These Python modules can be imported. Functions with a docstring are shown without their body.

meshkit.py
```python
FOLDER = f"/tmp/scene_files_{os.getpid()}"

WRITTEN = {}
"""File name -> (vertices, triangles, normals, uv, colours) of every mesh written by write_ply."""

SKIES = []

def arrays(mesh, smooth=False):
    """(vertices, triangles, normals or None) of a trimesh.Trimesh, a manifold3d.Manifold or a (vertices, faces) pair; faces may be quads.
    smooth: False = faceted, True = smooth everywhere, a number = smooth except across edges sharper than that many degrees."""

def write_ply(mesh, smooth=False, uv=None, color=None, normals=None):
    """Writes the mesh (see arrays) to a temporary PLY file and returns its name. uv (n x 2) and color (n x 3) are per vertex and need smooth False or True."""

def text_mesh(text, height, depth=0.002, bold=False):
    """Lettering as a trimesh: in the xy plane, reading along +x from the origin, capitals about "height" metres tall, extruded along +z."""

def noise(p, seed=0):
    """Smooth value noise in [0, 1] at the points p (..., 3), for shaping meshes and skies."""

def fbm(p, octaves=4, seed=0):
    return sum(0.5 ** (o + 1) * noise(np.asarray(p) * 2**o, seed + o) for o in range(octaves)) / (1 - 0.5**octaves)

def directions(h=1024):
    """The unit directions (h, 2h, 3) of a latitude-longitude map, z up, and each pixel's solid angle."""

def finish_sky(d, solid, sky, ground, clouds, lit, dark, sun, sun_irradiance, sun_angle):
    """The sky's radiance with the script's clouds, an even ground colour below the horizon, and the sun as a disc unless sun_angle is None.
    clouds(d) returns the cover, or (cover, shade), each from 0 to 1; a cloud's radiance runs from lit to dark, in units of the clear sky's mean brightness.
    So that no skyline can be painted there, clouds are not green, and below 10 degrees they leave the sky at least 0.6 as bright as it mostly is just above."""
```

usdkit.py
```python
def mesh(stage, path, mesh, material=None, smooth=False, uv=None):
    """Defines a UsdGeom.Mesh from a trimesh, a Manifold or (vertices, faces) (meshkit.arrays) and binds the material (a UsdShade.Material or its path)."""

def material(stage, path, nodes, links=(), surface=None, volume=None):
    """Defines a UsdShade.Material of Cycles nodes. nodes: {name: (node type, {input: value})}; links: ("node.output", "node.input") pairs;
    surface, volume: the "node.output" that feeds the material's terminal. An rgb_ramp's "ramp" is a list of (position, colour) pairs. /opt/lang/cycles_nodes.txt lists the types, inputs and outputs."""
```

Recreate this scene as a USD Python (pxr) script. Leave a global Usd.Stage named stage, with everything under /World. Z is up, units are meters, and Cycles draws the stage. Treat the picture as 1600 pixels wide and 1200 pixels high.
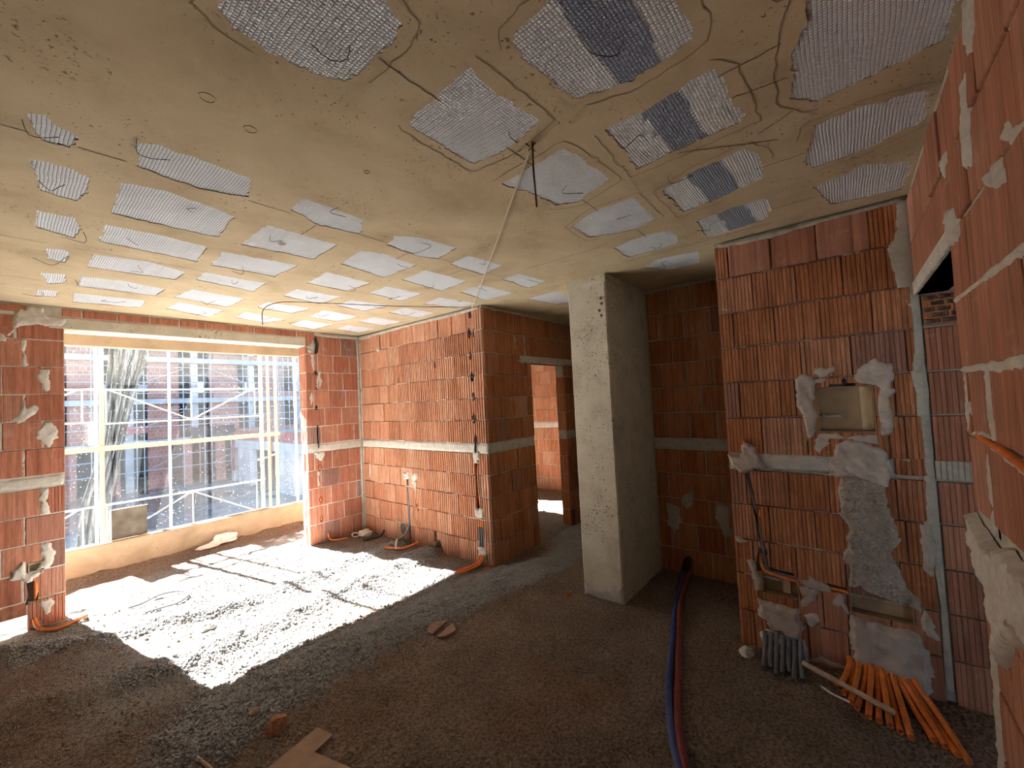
import math, numpy as np, trimesh, manifold3d, usdkit, meshkit
import shapely.geometry as sg
from shapely.ops import unary_union
from scipy.spatial import Delaunay
from pxr import Usd, UsdGeom, UsdLux, UsdShade, Gf, Sdf, Vt

stage = Usd.Stage.CreateInMemory()
UsdGeom.Xform.Define(stage, '/World')
# ------------------------------------------------------------------ camera, sky, sun, exposure
EYE = np.array([0.0, 0.0, 1.683])
YAW, PITCH, ROLL, FPX = 0.8865, 0.0405, -0.0495, 643.6
EXPOSURE = 1.9
SUN_I, SKY_S = 9.0, 0.04
SUN_EL, SUN_DX = math.radians(35.5), 0.215      # the sun stands over +y, a little towards -x
fw = np.array([math.sin(YAW) * math.cos(PITCH), math.cos(YAW) * math.cos(PITCH), math.sin(PITCH)])
rt0 = np.array([math.cos(YAW), -math.sin(YAW), 0.0]); up0 = np.cross(rt0, fw)
rt = rt0 * math.cos(ROLL) + up0 * math.sin(ROLL); up = -rt0 * math.sin(ROLL) + up0 * math.cos(ROLL)
cam = UsdGeom.Camera.Define(stage, '/World/camera')
cam.CreateHorizontalApertureAttr(36.0); cam.CreateVerticalApertureAttr(27.0)
cam.CreateFocalLengthAttr(36.0 * FPX / 1600.0); cam.CreateClippingRangeAttr(Gf.Vec2f(0.02, 300)); cam.CreateExposureAttr(EXPOSURE)
cam.AddTransformOp().Set(Gf.Matrix4d(*rt, 0, *up, 0, *(-fw), 0, *EYE, 1))
sky = usdkit.material(stage, '/World/Looks/sky', {'t': ('sky_texture', {'sky_type': 'multiple_scattering', 'sun_disc': False, 'sun_elevation': SUN_EL, 'sun_rotation': -math.atan(SUN_DX)}),
    'b': ('background_shader', {'strength': SKY_S})}, [('t.color', 'b.color')], surface='b.background')
dome = UsdLux.DomeLight.Define(stage, '/World/sky_light'); dome.CreateIntensityAttr(1.0)
UsdShade.MaterialBindingAPI.Apply(dome.GetPrim()).Bind(sky)
sd = np.array([-SUN_DX, 1.0, math.tan(SUN_EL) * math.hypot(1, SUN_DX)]); sd /= np.linalg.norm(sd)
sun = UsdLux.DistantLight.Define(stage, '/World/sun'); sun.CreateIntensityAttr(SUN_I); sun.CreateAngleAttr(0.53); sun.CreateNormalizeAttr(True); sun.CreateColorAttr(Gf.Vec3f(1.0, 0.985, 0.955))
zx = np.cross([0, 0, 1.0], sd); zx /= np.linalg.norm(zx); zy = np.cross(sd, zx)
sun.AddTransformOp().Set(Gf.Matrix4d(*zx, 0, *zy, 0, *sd, 0, 0, 8, 8, 1))

# ------------------------------------------------------------------ helpers
used = {}
def under(parent, name):
    base = str(parent.GetPath()) if parent is not None else '/World'
    k = (base, name); n = used.get(k, 0); used[k] = n + 1
    return f'{base}/{name}' + (f'_{n:03d}' if n else '')
def tag(p, label=None, cat=None, group=None, kind=None):
    for k, v in (('label', label), ('category', cat), ('group', group), ('kind', kind)):
        if v: p.SetCustomDataByKey(k, v)
    return p
def thing(name, label=None, cat=None, loc=(0, 0, 0), group=None, kind=None):
    x = UsdGeom.Xform.Define(stage, under(None, name)); x.AddTranslateOp().Set(Gf.Vec3d(*map(float, loc)))
    return tag(x.GetPrim(), label, cat, group, kind)
def obj(name, mesh, mat, parent=None, smooth=False, label=None, cat=None, group=None, kind=None):
    if parent is not None:
        o = UsdGeom.Xformable(parent).ComputeLocalToWorldTransform(0).ExtractTranslation()
        q = parent.GetParent()
        v, f, _ = meshkit.arrays(mesh)
        mesh = (v - np.array(o), f)
    elif not isinstance(mesh, tuple):
        v, f, _ = meshkit.arrays(mesh); mesh = (v, f)
    m = usdkit.mesh(stage, under(parent, name), mesh, MAT[mat] if isinstance(mat, str) else mat, smooth=smooth)
    return tag(m.GetPrim(), label, cat, group, kind)
def cat_(ms):
    vs, fs, n = [], [], 0
    for m in ms:
        v, f, _ = meshkit.arrays(m); vs.append(v); fs.append(f + n); n += len(v)
    return np.vstack(vs), np.vstack(fs)
def box(x0, x1, y0, y1, z0, z1):
    b = trimesh.creation.box([x1 - x0, y1 - y0, z1 - z0]); b.apply_translation([(x0 + x1) / 2, (y0 + y1) / 2, (z0 + z1) / 2]); return b
def rbox(x0, x1, y0, y1, z0, z1, c=0.006):
    """a box with chamfered edges"""
    p = []
    for s in np.ndindex(2, 2, 2):
        q = [(x0, x1)[s[0]], (y0, y1)[s[1]], (z0, z1)[s[2]]]; d = [c if t == 0 else -c for t in s]
        for k in range(3):
            p.append([q[i] + (0 if i == k else d[i]) for i in range(3)])
    return trimesh.convex.convex_hull(np.array(p))
def smooth_path(pts, step):
    p = np.asarray(pts, float); q = np.vstack([2 * p[0] - p[1], p, 2 * p[-1] - p[-2]]); out = []
    for i in range(1, len(q) - 2):
        n = max(2, int(np.linalg.norm(q[i + 1] - q[i]) / step)); t = np.linspace(0, 1, n, endpoint=False)[:, None]
        a, b, c, d = q[i - 1], q[i], q[i + 1], q[i + 2]
        out.append(0.5 * (2 * b + (c - a) * t + (2 * a - 5 * b + 4 * c - d) * t ** 2 + (3 * b - a - 3 * c + d) * t ** 3))
    out.append(p[-1:]); return np.vstack(out)
def tube(pts, r, n=8, step=0.02, corr=0.0, hollow=False):
    p = smooth_path(pts, step); m = len(p)
    t = np.gradient(p, axis=0); t /= np.linalg.norm(t, axis=1, keepdims=True)
    ref = np.array([0, 0, 1.0]) if abs(t[0, 2]) < 0.9 else np.array([1.0, 0, 0]); a = np.cross(t[0], ref); a /= np.linalg.norm(a)
    rings = []
    ang = np.linspace(0, 2 * np.pi, n, endpoint=False)
    for i in range(m):
        a = a - t[i] * (a @ t[i]); a /= np.linalg.norm(a); b = np.cross(t[i], a)
        rr = r * (1 - corr * (i % 2)) if np.ndim(r) == 0 else r[min(i, len(r) - 1)]
        rings.append(p[i] + rr * (np.cos(ang)[:, None] * a + np.sin(ang)[:, None] * b))
    v = np.vstack(rings); f = []
    for i in range(m - 1):
        for j in range(n):
            k = (j + 1) % n; f.append([i * n + j, i * n + k, (i + 1) * n + k, (i + 1) * n + j])
    f = np.array(f); f = np.vstack([f[:, [0, 1, 2]], f[:, [0, 2, 3]]])
    v = np.vstack([v, p[0], p[-1]]); e = len(v)
    if hollow:      # a sunken end, so that the cut pipe reads as a hole
        v[-2] += t[0] * r * 1.6; v[-1] -= t[-1] * r * 1.6
    caps = [[e - 2, (j + 1) % n, j] for j in range(n)] + [[e - 1, (m - 1) * n + j, (m - 1) * n + (j + 1) % n] for j in range(n)]
    return v, np.vstack([f, np.array(caps)])
class Frame:
    """A wall face: u runs along the wall (x or y), z up, w out of the wall into the room."""
    def __init__(s, axis, val, sign):
        s.axis, s.val, s.sign = axis, val, sign
    def __call__(s, uzw):
        a = np.asarray(uzw, float).reshape(-1, 3); o = np.empty_like(a)
        k, j = (0, 1) if s.axis == 'x' else (1, 0)
        o[:, k] = s.val + s.sign * a[:, 2]; o[:, j] = a[:, 0]; o[:, 2] = a[:, 1]; return o
    def flip(s):   # whether (u, z, w) is left-handed
        return (s.axis == 'x') == (s.sign < 0)
    def put(s, v, f):
        f = np.asarray(f)
        return s(v), (f[:, ::-1] if s.flip() else f)
def extrude(poly, w0, w1, fr):
    out = []
    for g in getattr(poly, 'geoms', [poly]):
        if g.area < 1e-6: continue
        m = trimesh.creation.extrude_polygon(g, w1 - w0, engine='earcut'); m.apply_translation([0, 0, w0])
        out.append(fr.put(np.array(m.vertices), np.array(m.faces)))
    return cat_(out)
def ragged(pts, amp, step, seed, jag=.4):
    p = sg.Polygon(pts).buffer(0); ring = p.exterior; n = max(8, int(ring.length / step)); rng = np.random.default_rng(seed)
    q = np.array([ring.interpolate(i / n, normalized=True).coords[0] for i in range(n)])
    lo = np.interp(np.arange(n), np.linspace(0, n, 9 + n // 6), rng.normal(0, amp, 9 + n // 6))
    c = np.array(p.centroid.coords[0]); d = q - c; d /= np.linalg.norm(d, axis=1, keepdims=True) + 1e-9
    g = sg.Polygon(q + d * (lo + rng.normal(0, amp * jag, n))[:, None]).buffer(0)
    return max(g.geoms, key=lambda x: x.area) if hasattr(g, 'geoms') else g
def lumps(poly, step, height, seed, freq=30.0, edge=0.012, floor_w=-0.003, rough=0.5, freq2=None):
    """a smear or patch: a triangulated height field over a 2-D polygon, thin at its ragged edge. Returns (u, z, w) and faces."""
    rng = np.random.default_rng(seed); x0, y0, x1, y1 = poly.bounds
    gx, gy = np.meshgrid(np.arange(x0, x1, step), np.arange(y0, y1, step)); g = np.c_[gx.ravel(), gy.ravel()] + rng.uniform(-.3, .3, (gx.size, 2)) * step
    import shapely
    inn = shapely.contains_xy(poly.buffer(-step * 0.4), g[:, 0], g[:, 1]); g = g[inn]
    n = max(8, int(poly.exterior.length / step)); b = np.array([poly.exterior.interpolate(i / n, normalized=True).coords[0] for i in range(n)])
    p = np.vstack([b, g]); tri = Delaunay(p).simplices; c = p[tri].mean(1); tri = tri[shapely.contains_xy(poly, c[:, 0], c[:, 1])]
    a = p[tri]; area = (a[:, 1, 0] - a[:, 0, 0]) * (a[:, 2, 1] - a[:, 0, 1]) - (a[:, 1, 1] - a[:, 0, 1]) * (a[:, 2, 0] - a[:, 0, 0]); tri[area < 0] = tri[area < 0][:, ::-1]
    d = shapely.distance(shapely.points(p), poly.exterior); s = np.clip(d / edge, 0, 1); s = s * s * (3 - 2 * s)
    q = np.c_[p, np.full(len(p), seed * 1.7)]
    nz = meshkit.fbm(q * freq, 3, seed)
    if freq2: nz = 0.5 * nz + 0.5 * meshkit.noise(q * freq2, seed + 5)
    w = floor_w + s * height * (1 - rough + 2 * rough * (nz - 0.1)); w[:len(b)] = floor_w
    return np.c_[p, w], tri

# ------------------------------------------------------------------ materials
MAT = {}
def mat(name, nodes, links, surface='p.BSDF'):
    MAT[name] = usdkit.material(stage, f'/World/Looks/{name}', nodes, links, surface=surface); return MAT[name]
def ramp(*s): return ('rgb_ramp', {'ramp': list(s)})
def simple(name, col, rough=0.6, spec=0.5, metal=0.0, noise=0.0, scale=40, bump=0.0):
    n = {'p': ('principled_bsdf', {'base_color': col, 'roughness': rough, 'specular_ior_level': spec, 'metallic': metal})}; l = []
    if noise or bump:
        n['g'] = ('geometry', {}); n['n'] = ('noise_texture', {'scale': scale, 'detail': 5.0, 'roughness': .6}); l.append(('g.position', 'n.vector'))
    if noise:
        c = np.array(col); n['r'] = ramp((0.3, tuple(c * (1 - noise))), (0.7, tuple(np.minimum(c * (1 + noise), 1)))); l += [('n.fac', 'r.fac'), ('r.color', 'p.base_color')]
    if bump:
        n['b'] = ('bump', {'strength': 0.6, 'distance': bump}); l += [('n.fac', 'b.height'), ('b.normal', 'p.normal')]
    return mat(name, n, l)
def brick_mat(name, stops, streak=0.35, white=0.35, dirt=0.3):
    """fired clay: each block its own tone, fine drawn lines up the face, lime bloom and mortar haze in blotches"""
    n = {'g': ('geometry', {}), 'o': ('object_info', {}), 'tone': ramp(*stops),
         'mp': ('mapping', {'scale': (1, 1, 0.06)}), 'st': ('noise_texture', {'scale': 160.0, 'detail': 3.0}), 'str': ramp((0.35, (0, 0, 0)), (0.65, (1, 1, 1))),
         'mx': ('mix_color', {'blend_type': 'multiply', 'b': (1 - streak, 1 - streak * 1.1, 1 - streak * 1.15)}),
         'n2': ('noise_texture', {'scale': 9.0, 'detail': 8.0, 'roughness': .72, 'distortion': .8}), 'wr': ramp((0.56, (0, 0, 0)), (0.80, (white,) * 3)),
         'wm': ('mix_color', {'b': (.62, .52, .44)}),
         'n3': ('noise_texture', {'scale': 3.1, 'detail': 4.0}), 'dr': ramp((0.5, (0, 0, 0)), (0.85, (dirt,) * 3)), 'dm': ('mix_color', {'b': (.16, .09, .06)}),
         'n4': ('noise_texture', {'scale': 220.0, 'detail': 3.0}), 'b': ('bump', {'strength': 0.5, 'distance': .0022}),
         'ad': ('math', {'math_type': 'multiply_add', 'value2': 0.6}), 'mq': ('mapping', {'scale': (1, 1, .03)}), 'sq': ('noise_texture', {'scale': 42.0, 'detail': 2.0}), 'sr': ramp((.36, (.78, .76, .75)), (.64, (1.12, 1.14, 1.16))), 'sm': ('mix_color', {'blend_type': 'multiply', 'fac': 1.0, 'use_clamp': False}),
         'p': ('principled_bsdf', {'roughness': .92, 'specular_ior_level': .2})}
    l = [('o.random', 'tone.fac'), ('g.position', 'mp.vector'), ('mp.vector', 'st.vector'), ('st.fac', 'str.fac'), ('str.color', 'mx.fac'), ('tone.color', 'mx.a'),
         ('g.position', 'n2.vector'), ('n2.fac', 'wr.fac'), ('wr.color', 'wm.fac'), ('g.position', 'mq.vector'), ('mq.vector', 'sq.vector'), ('sq.fac', 'sr.fac'), ('mx.result', 'sm.a'), ('sr.color', 'sm.b'), ('sm.result', 'wm.a'),
         ('g.position', 'n3.vector'), ('n3.fac', 'dr.fac'), ('dr.color', 'dm.fac'), ('wm.result', 'dm.a'), ('dm.result', 'p.base_color'),
         ('g.position', 'n4.vector'), ('n4.fac', 'ad.value1'), ('st.fac', 'ad.value3'), ('ad.value', 'b.height'), ('b.normal', 'p.normal')]
    mat(name, n, l)
WARM = [(0.0, (.62, .29, .165)), (.2, (.55, .235, .13)), (.4, (.67, .34, .205)), (.6, (.58, .26, .15)), (.8, (.71, .39, .25)), (1.0, (.52, .225, .13))]
RED = [(0.0, (.50, .20, .125)), (.25, (.44, .165, .10)), (.5, (.56, .25, .16)), (.75, (.47, .185, .115)), (.93, (.53, .23, .145)), (.975, (.34, .17, .13)), (1.0, (.30, .16, .13))]
DEEP = [(0.0, (.52, .205, .09)), (.2, (.45, .17, .075)), (.45, (.56, .245, .12)), (.6, (.48, .185, .085)), (.8, (.60, .30, .18)), (.92, (.50, .20, .095)), (.97, (.38, .19, .14)), (1.0, (.34, .17, .13))]
brick_mat('brick_warm', WARM, white=.55); brick_mat('brick_red', RED, streak=.22, white=.5); brick_mat('brick_deep', DEEP, white=.25); brick_mat('brick_flat', [(0.0, (.50, .22, .135)), (.3, (.42, .175, .105)), (.6, (.54, .27, .18)), (.85, (.46, .20, .12)), (1.0, (.40, .19, .13))], streak=.15, white=.45, dirt=.55)
def rough_mat(name, lo, mid, hi, scale, bump, pits=0.0, scale2=90.0, pit_col=(.1, .08, .06), pit_scale=38.0):
    n = {'g': ('geometry', {}), 'n': ('noise_texture', {'scale': scale, 'detail': 6.0, 'roughness': .62, 'distortion': .4}), 'r': ramp((.28, lo), (.5, mid), (.74, hi)),
         'n2': ('noise_texture', {'scale': scale2, 'detail': 5.0, 'roughness': .7}), 'b': ('bump', {'strength': .8, 'distance': bump}), 'p': ('principled_bsdf', {'roughness': .95, 'specular_ior_level': .2})}
    l = [('g.position', 'n.vector'), ('n.fac', 'r.fac'), ('g.position', 'n2.vector'), ('n2.fac', 'b.height'), ('b.normal', 'p.normal')]
    if pits:
        n |= {'v': ('noise_texture', {'scale': pit_scale, 'detail': 2.0, 'distortion': .8}), 'v3': ('noise_texture', {'scale': 2.2, 'detail': 3.0}), 'va': ('math', {'math_type': 'multiply_add', 'value2': .35}),
              'vr': ramp((pits, (0, 0, 0)), (pits + .035, (1, 1, 1))), 'm': ('mix_color', {'b': pit_col})}
        l += [('g.position', 'v.vector'), ('g.position', 'v3.vector'), ('v3.fac', 'va.value1'), ('v.fac', 'va.value3'), ('va.value', 'vr.fac'), ('vr.color', 'm.fac'), ('r.color', 'm.a'), ('m.result', 'p.base_color')]
    else: l.append(('r.color', 'p.base_color'))
    mat(name, n, l)
rough_mat('mortar', (.36, .33, .28), (.48, .45, .385), (.58, .545, .475), 14, .004)
rough_mat('mortar_pale', (.46, .42, .36), (.58, .54, .47), (.68, .64, .57), 18, .004)
rough_mat('plaster', (.36, .30, .25), (.46, .39, .33), (.56, .49, .42), 11, .003, scale2=60)
rough_mat('stucco', (.33, .27, .215), (.43, .355, .29), (.53, .45, .375), 9, .006, scale2=140)
rough_mat('concrete', (.45, .41, .32), (.58, .53, .42), (.66, .61, .50), 5.5, .003, pits=.835, pit_col=(.20, .17, .12), pit_scale=62)
rough_mat('concrete_tan', (.29, .235, .165), (.37, .30, .21), (.44, .365, .265), 4, .003, pits=.88, pit_col=(.30, .21, .13), pit_scale=60)
rough_mat('ceiling_concrete', (.40, .32, .205), (.52, .43, .285), (.61, .515, .355), 2.6, .002, pits=.86, pit_col=(.20, .15, .105), pit_scale=75)
simple('ceiling_stain', (.26, .19, .12), .9); simple('red_dust', (.33, .20, .14), .95, noise=.25, scale=50, bump=.002); simple('brick_outer', (.21, .125, .085), .95, noise=.3, scale=9); simple('void', (.05, .03, .02), .9); simple('dark_seam', (.12, .09, .07), .9)
simple('orange_plastic', (.72, .19, .035), .5, noise=.25, scale=25); simple('grey_plastic', (.13, .135, .15), .5, noise=.3, scale=30); simple('black_plastic', (.025, .025, .03), .45, noise=.3)
simple('pale_pipe', (.66, .62, .56), .5); simple('tie_wire', (.055, .045, .04), .6, metal=.3); simple('rust', (.13, .075, .05), .8, noise=.4); simple('rope', (.55, .47, .36), .9)
simple('hose_blue', (.05, .085, .24), .42, noise=.35, scale=15); simple('hose_red', (.22, .045, .04), .45, noise=.35, scale=15)
simple('box_board', (.42, .29, .16), .8, noise=.18, scale=9, bump=.001); simple('box_pale', (.62, .49, .30), .7, noise=.12, scale=12); simple('box_dark', (.30, .19, .10), .8, noise=.2, scale=9)
simple('wood', (.42, .30, .20), .85, noise=.3, scale=30, bump=.001); simple('cardboard', (.36, .24, .16), .9, noise=.15, scale=16); simple('bag', (.72, .66, .60), .6, noise=.1)
simple('scaffold_cream', (.30, .26, .18), .55, noise=.12, scale=20); simple('scaffold_grey', (.22, .23, .22), .6, metal=.0, noise=.25, scale=12); simple('scaffold_white', (.30, .285, .24), .5); simple('galvanised', (.30, .37, .44), .4, noise=.15, scale=5)
simple('wood_pale', (.72, .64, .48), .75, noise=.12, scale=20)
simple('stone', (.34, .335, .325), .95, noise=.4, scale=260); simple('clod', (.33, .25, .19), .97, noise=.3, scale=60, bump=.002)
simple('facade_concrete', (.33, .37, .41), .9, noise=.2, scale=1.3); simple('podium_concrete', (.50, .53, .56), .9, noise=.2, scale=1.1)
simple('dark_concrete', (.16, .17, .18), .95, noise=.2, scale=1); simple('form_ply', (.085, .08, .066), .7, noise=.45, scale=7); simple('tarp', (.03, .035, .05), .7); simple('red_net', (.36, .12, .11), .8, noise=.3, scale=3)
# far brickwork, too far for single bricks
mat('facade_brick', {'g': ('geometry', {}), 'mp': ('mapping', {'rotation': (math.pi / 2, 0, 0)}), 'k': ('brick_texture', {'scale': 1.0, 'brick_width': .25, 'row_height': .24, 'mortar_size': .015, 'color1': (.36, .20, .17), 'color2': (.30, .155, .13), 'mortar': (.35, .26, .23)}),
    'p': ('principled_bsdf', {'roughness': .95})}, [('g.position', 'mp.vector'), ('mp.vector', 'k.vector'), ('k.color', 'p.base_color')])
mat('courtyard', {'g': ('geometry', {}), 'n': ('noise_texture', {'scale': .22, 'detail': 5.0, 'distortion': .5}), 'r': ramp((.45, (.46, .48, .50)), (.55, (.24, .27, .30))), 'q': ramp((.49, (.85,) * 3), (.53, (.06,) * 3)),
    'n2': ('noise_texture', {'scale': 3.0, 'detail': 6.0}), 'm': ('mix_color', {'blend_type': 'multiply', 'fac': .5}), 'p': ('principled_bsdf', {})},
    [('g.position', 'n.vector'), ('n.fac', 'r.fac'), ('n.fac', 'q.fac'), ('q.color', 'p.roughness'), ('g.position', 'n2.vector'), ('r.color', 'm.a'), ('n2.color', 'm.b'), ('m.result', 'p.base_color')])
# the floor: dirt and screed, with grey grit where the "grit" primvar says
mat('floor_dirt', {'g': ('geometry', {}), 'a': ('attribute', {'attribute': 'grit'}),
    'n': ('noise_texture', {'scale': 2.4, 'detail': 7.0, 'roughness': .65}), 'r': ramp((.3, (.26, .19, .145)), (.5, (.35, .265, .205)), (.62, (.41, .31, .24)), (.78, (.46, .39, .33))),
    'rs': ramp((.52, (0, 0, 0)), (.72, (.55, .55, .55))), 'n5': ('noise_texture', {'scale': 1.1, 'detail': 4.0}), 'rm': ('mix_color', {'b': (.40, .19, .11)}),
    'v': ('voronoi_texture', {'scale': 150.0}), 'vr': ramp((0, (.20, .195, .185)), (.5, (.32, .31, .295)), (1, (.42, .41, .39))), 'm': ('mix_color', {}),
    'a2': ('attribute', {'attribute': 'screed'}), 'm4': ('mix_color', {'b': (.50, .475, .43)}), 'gr': ramp((.40, (.52, .50, .48)), (.5, (1.0, 1.0, 1.0)), (.60, (1.42, 1.40, 1.38))), 'mg': ('mix_color', {'blend_type': 'multiply', 'fac': 1.0, 'use_clamp': False}), 'n3': ('noise_texture', {'scale': 62.0, 'detail': 6.0, 'roughness': .75}), 'b': ('bump', {'strength': 1.0, 'distance': .022}), 'ad': ('math', {'math_type': 'multiply_add', 'value2': .7}),
    'n6': ('noise_texture', {'scale': 260.0, 'detail': 2.0}), 'sp': ramp((.66, (0, 0, 0)), (.72, (.5, .5, .5))), 'ms': ('mix_color', {'b': (.55, .5, .44)}),
    'p': ('principled_bsdf', {'roughness': .97, 'specular_ior_level': .15})},
    [('g.position', 'n.vector'), ('n.fac', 'r.fac'), ('g.position', 'n5.vector'), ('n5.fac', 'rs.fac'), ('rs.color', 'rm.fac'), ('r.color', 'rm.a'), ('g.position', 'v.vector'), ('v.color', 'vr.fac'),
     ('a.fac', 'm.fac'), ('g.position', 'n6.vector'), ('n6.fac', 'sp.fac'), ('sp.color', 'ms.fac'), ('rm.result', 'ms.a'), ('a2.fac', 'm4.fac'), ('ms.result', 'm4.a'), ('m4.result', 'm.a'), ('vr.color', 'm.b'), ('n3.fac', 'gr.fac'), ('m.result', 'mg.a'), ('gr.color', 'mg.b'), ('mg.result', 'p.base_color'),
     ('g.position', 'n3.vector'), ('n3.fac', 'ad.value1'), ('v.distance', 'ad.value3'), ('ad.value', 'b.height'), ('b.normal', 'p.normal')])
def foam_mat(name, col, line):
    """white foam blocks behind a fine woven net"""
    mat(name, {'g': ('geometry', {}), 'nd': ('noise_texture', {'scale': 5.0, 'detail': 3.0}), 'sc': ('vector_math', {'math_type': 'scale', 'scale': .016}), 'ad': ('vector_math', {'math_type': 'add'}),
        'wx': ('wave_texture', {'bands_direction': 'x', 'scale': 28.0}), 'wy': ('wave_texture', {'bands_direction': 'y', 'scale': 28.0}), 'mn': ('math', {'math_type': 'minimum'}),
        'r': ramp((.015, (1, 1, 1)), (.075, (0, 0, 0))), 'n': ('noise_texture', {'scale': 9.0, 'detail': 5.0}), 'cr': ramp((.3, tuple(np.array(col) * .86)), (.7, col)), 'm': ('mix_color', {'b': line}),
        'b': ('bump', {'strength': .8, 'distance': .004}), 'p': ('principled_bsdf', {'roughness': .9, 'specular_ior_level': .2})},
        [('g.position', 'nd.vector'), ('nd.color', 'sc.vector1'), ('g.position', 'ad.vector1'), ('sc.vector', 'ad.vector2'), ('ad.vector', 'wx.vector'), ('ad.vector', 'wy.vector'), ('wx.fac', 'mn.value1'), ('wy.fac', 'mn.value2'),
         ('mn.value', 'r.fac'), ('r.color', 'm.fac'), ('g.position', 'n.vector'), ('n.fac', 'cr.fac'), ('cr.color', 'm.a'), ('m.result', 'p.base_color'), ('mn.value', 'b.height'), ('b.normal', 'p.normal')])
foam_mat('foam', (.87, .925, .98), (.16, .17, .20)); foam_mat('foam_blue', (.36, .42, .54), (.07, .09, .14))
# clear sheet with a little dust and many droplets of cement; shade net
mat('clear_sheet', {'g': ('geometry', {}), 't': ('transparent_bsdf', {'color': (.96, .975, 1.0)}), 'gl': ('glossy_bsdf', {'roughness': .12, 'color': (.9, .9, .9)}), 'fr': ('fresnel', {'IOR': 1.3}), 'm1': ('mix_closure', {}),
    'd': ('translucent_bsdf', {'color': (.9, .92, .95)}), 'm2': ('mix_closure', {'fac': .006}), 'v': ('voronoi_texture', {'scale': 26.0}), 'vr': ramp((.085, (1, 1, 1)), (.125, (0, 0, 0))), 'n': ('noise_texture', {'scale': 1.6, 'detail': 3.0}), 'nr': ramp((.42, (0, 0, 0)), (.60, (1, 1, 1))),
    'mu': ('mix_color', {'blend_type': 'multiply', 'fac': 1.0}), 'dd': ('diffuse_bsdf', {'color': (.7, .7, .7)}), 'd2': ('translucent_bsdf', {'color': (.9, .9, .88)}), 'ms': ('mix_closure', {'fac': .5}), 'm3': ('mix_closure', {})},
    [('fr.fac', 'm1.fac'), ('t.BSDF', 'm1.closure1'), ('gl.BSDF', 'm1.closure2'), ('m1.closure', 'm2.closure1'), ('d.BSDF', 'm2.closure2'), ('g.position', 'v.vector'), ('v.distance', 'vr.fac'), ('g.position', 'n.vector'), ('n.fac', 'nr.fac'),
     ('vr.color', 'mu.a'), ('nr.color', 'mu.b'), ('mu.result', 'm3.fac'), ('m2.closure', 'm3.closure1'), ('dd.BSDF', 'ms.closure1'), ('d2.BSDF', 'ms.closure2'), ('ms.closure', 'm3.closure2')], surface='m3.closure')
mat('shade_net', {'g': ('geometry', {}), 'mp': ('mapping', {'scale': (1, 1, .05)}), 'n': ('noise_texture', {'scale': 40.0, 'detail': 4.0}), 'r': ramp((.35, (.018, .020, .024)), (.68, (.10, .11, .11))),
    'd': ('diffuse_bsdf', {}), 'tr': ('translucent_bsdf', {'color': (.10, .10, .09)}), 'ms': ('mix_closure', {'fac': .4}), 't': ('transparent_bsdf', {}), 'a': ramp((.40, (0, 0, 0)), (.75, (.55, .55, .55))), 'm': ('mix_closure', {})},
    [('g.position', 'mp.vector'), ('mp.vector', 'n.vector'), ('n.fac', 'r.fac'), ('r.color', 'd.color'), ('d.BSDF', 'ms.closure1'), ('tr.BSDF', 'ms.closure2'), ('n.fac', 'a.fac'), ('a.color', 'm.fac'), ('ms.closure', 'm.closure1'), ('t.BSDF', 'm.closure2')], surface='m.closure')

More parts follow.
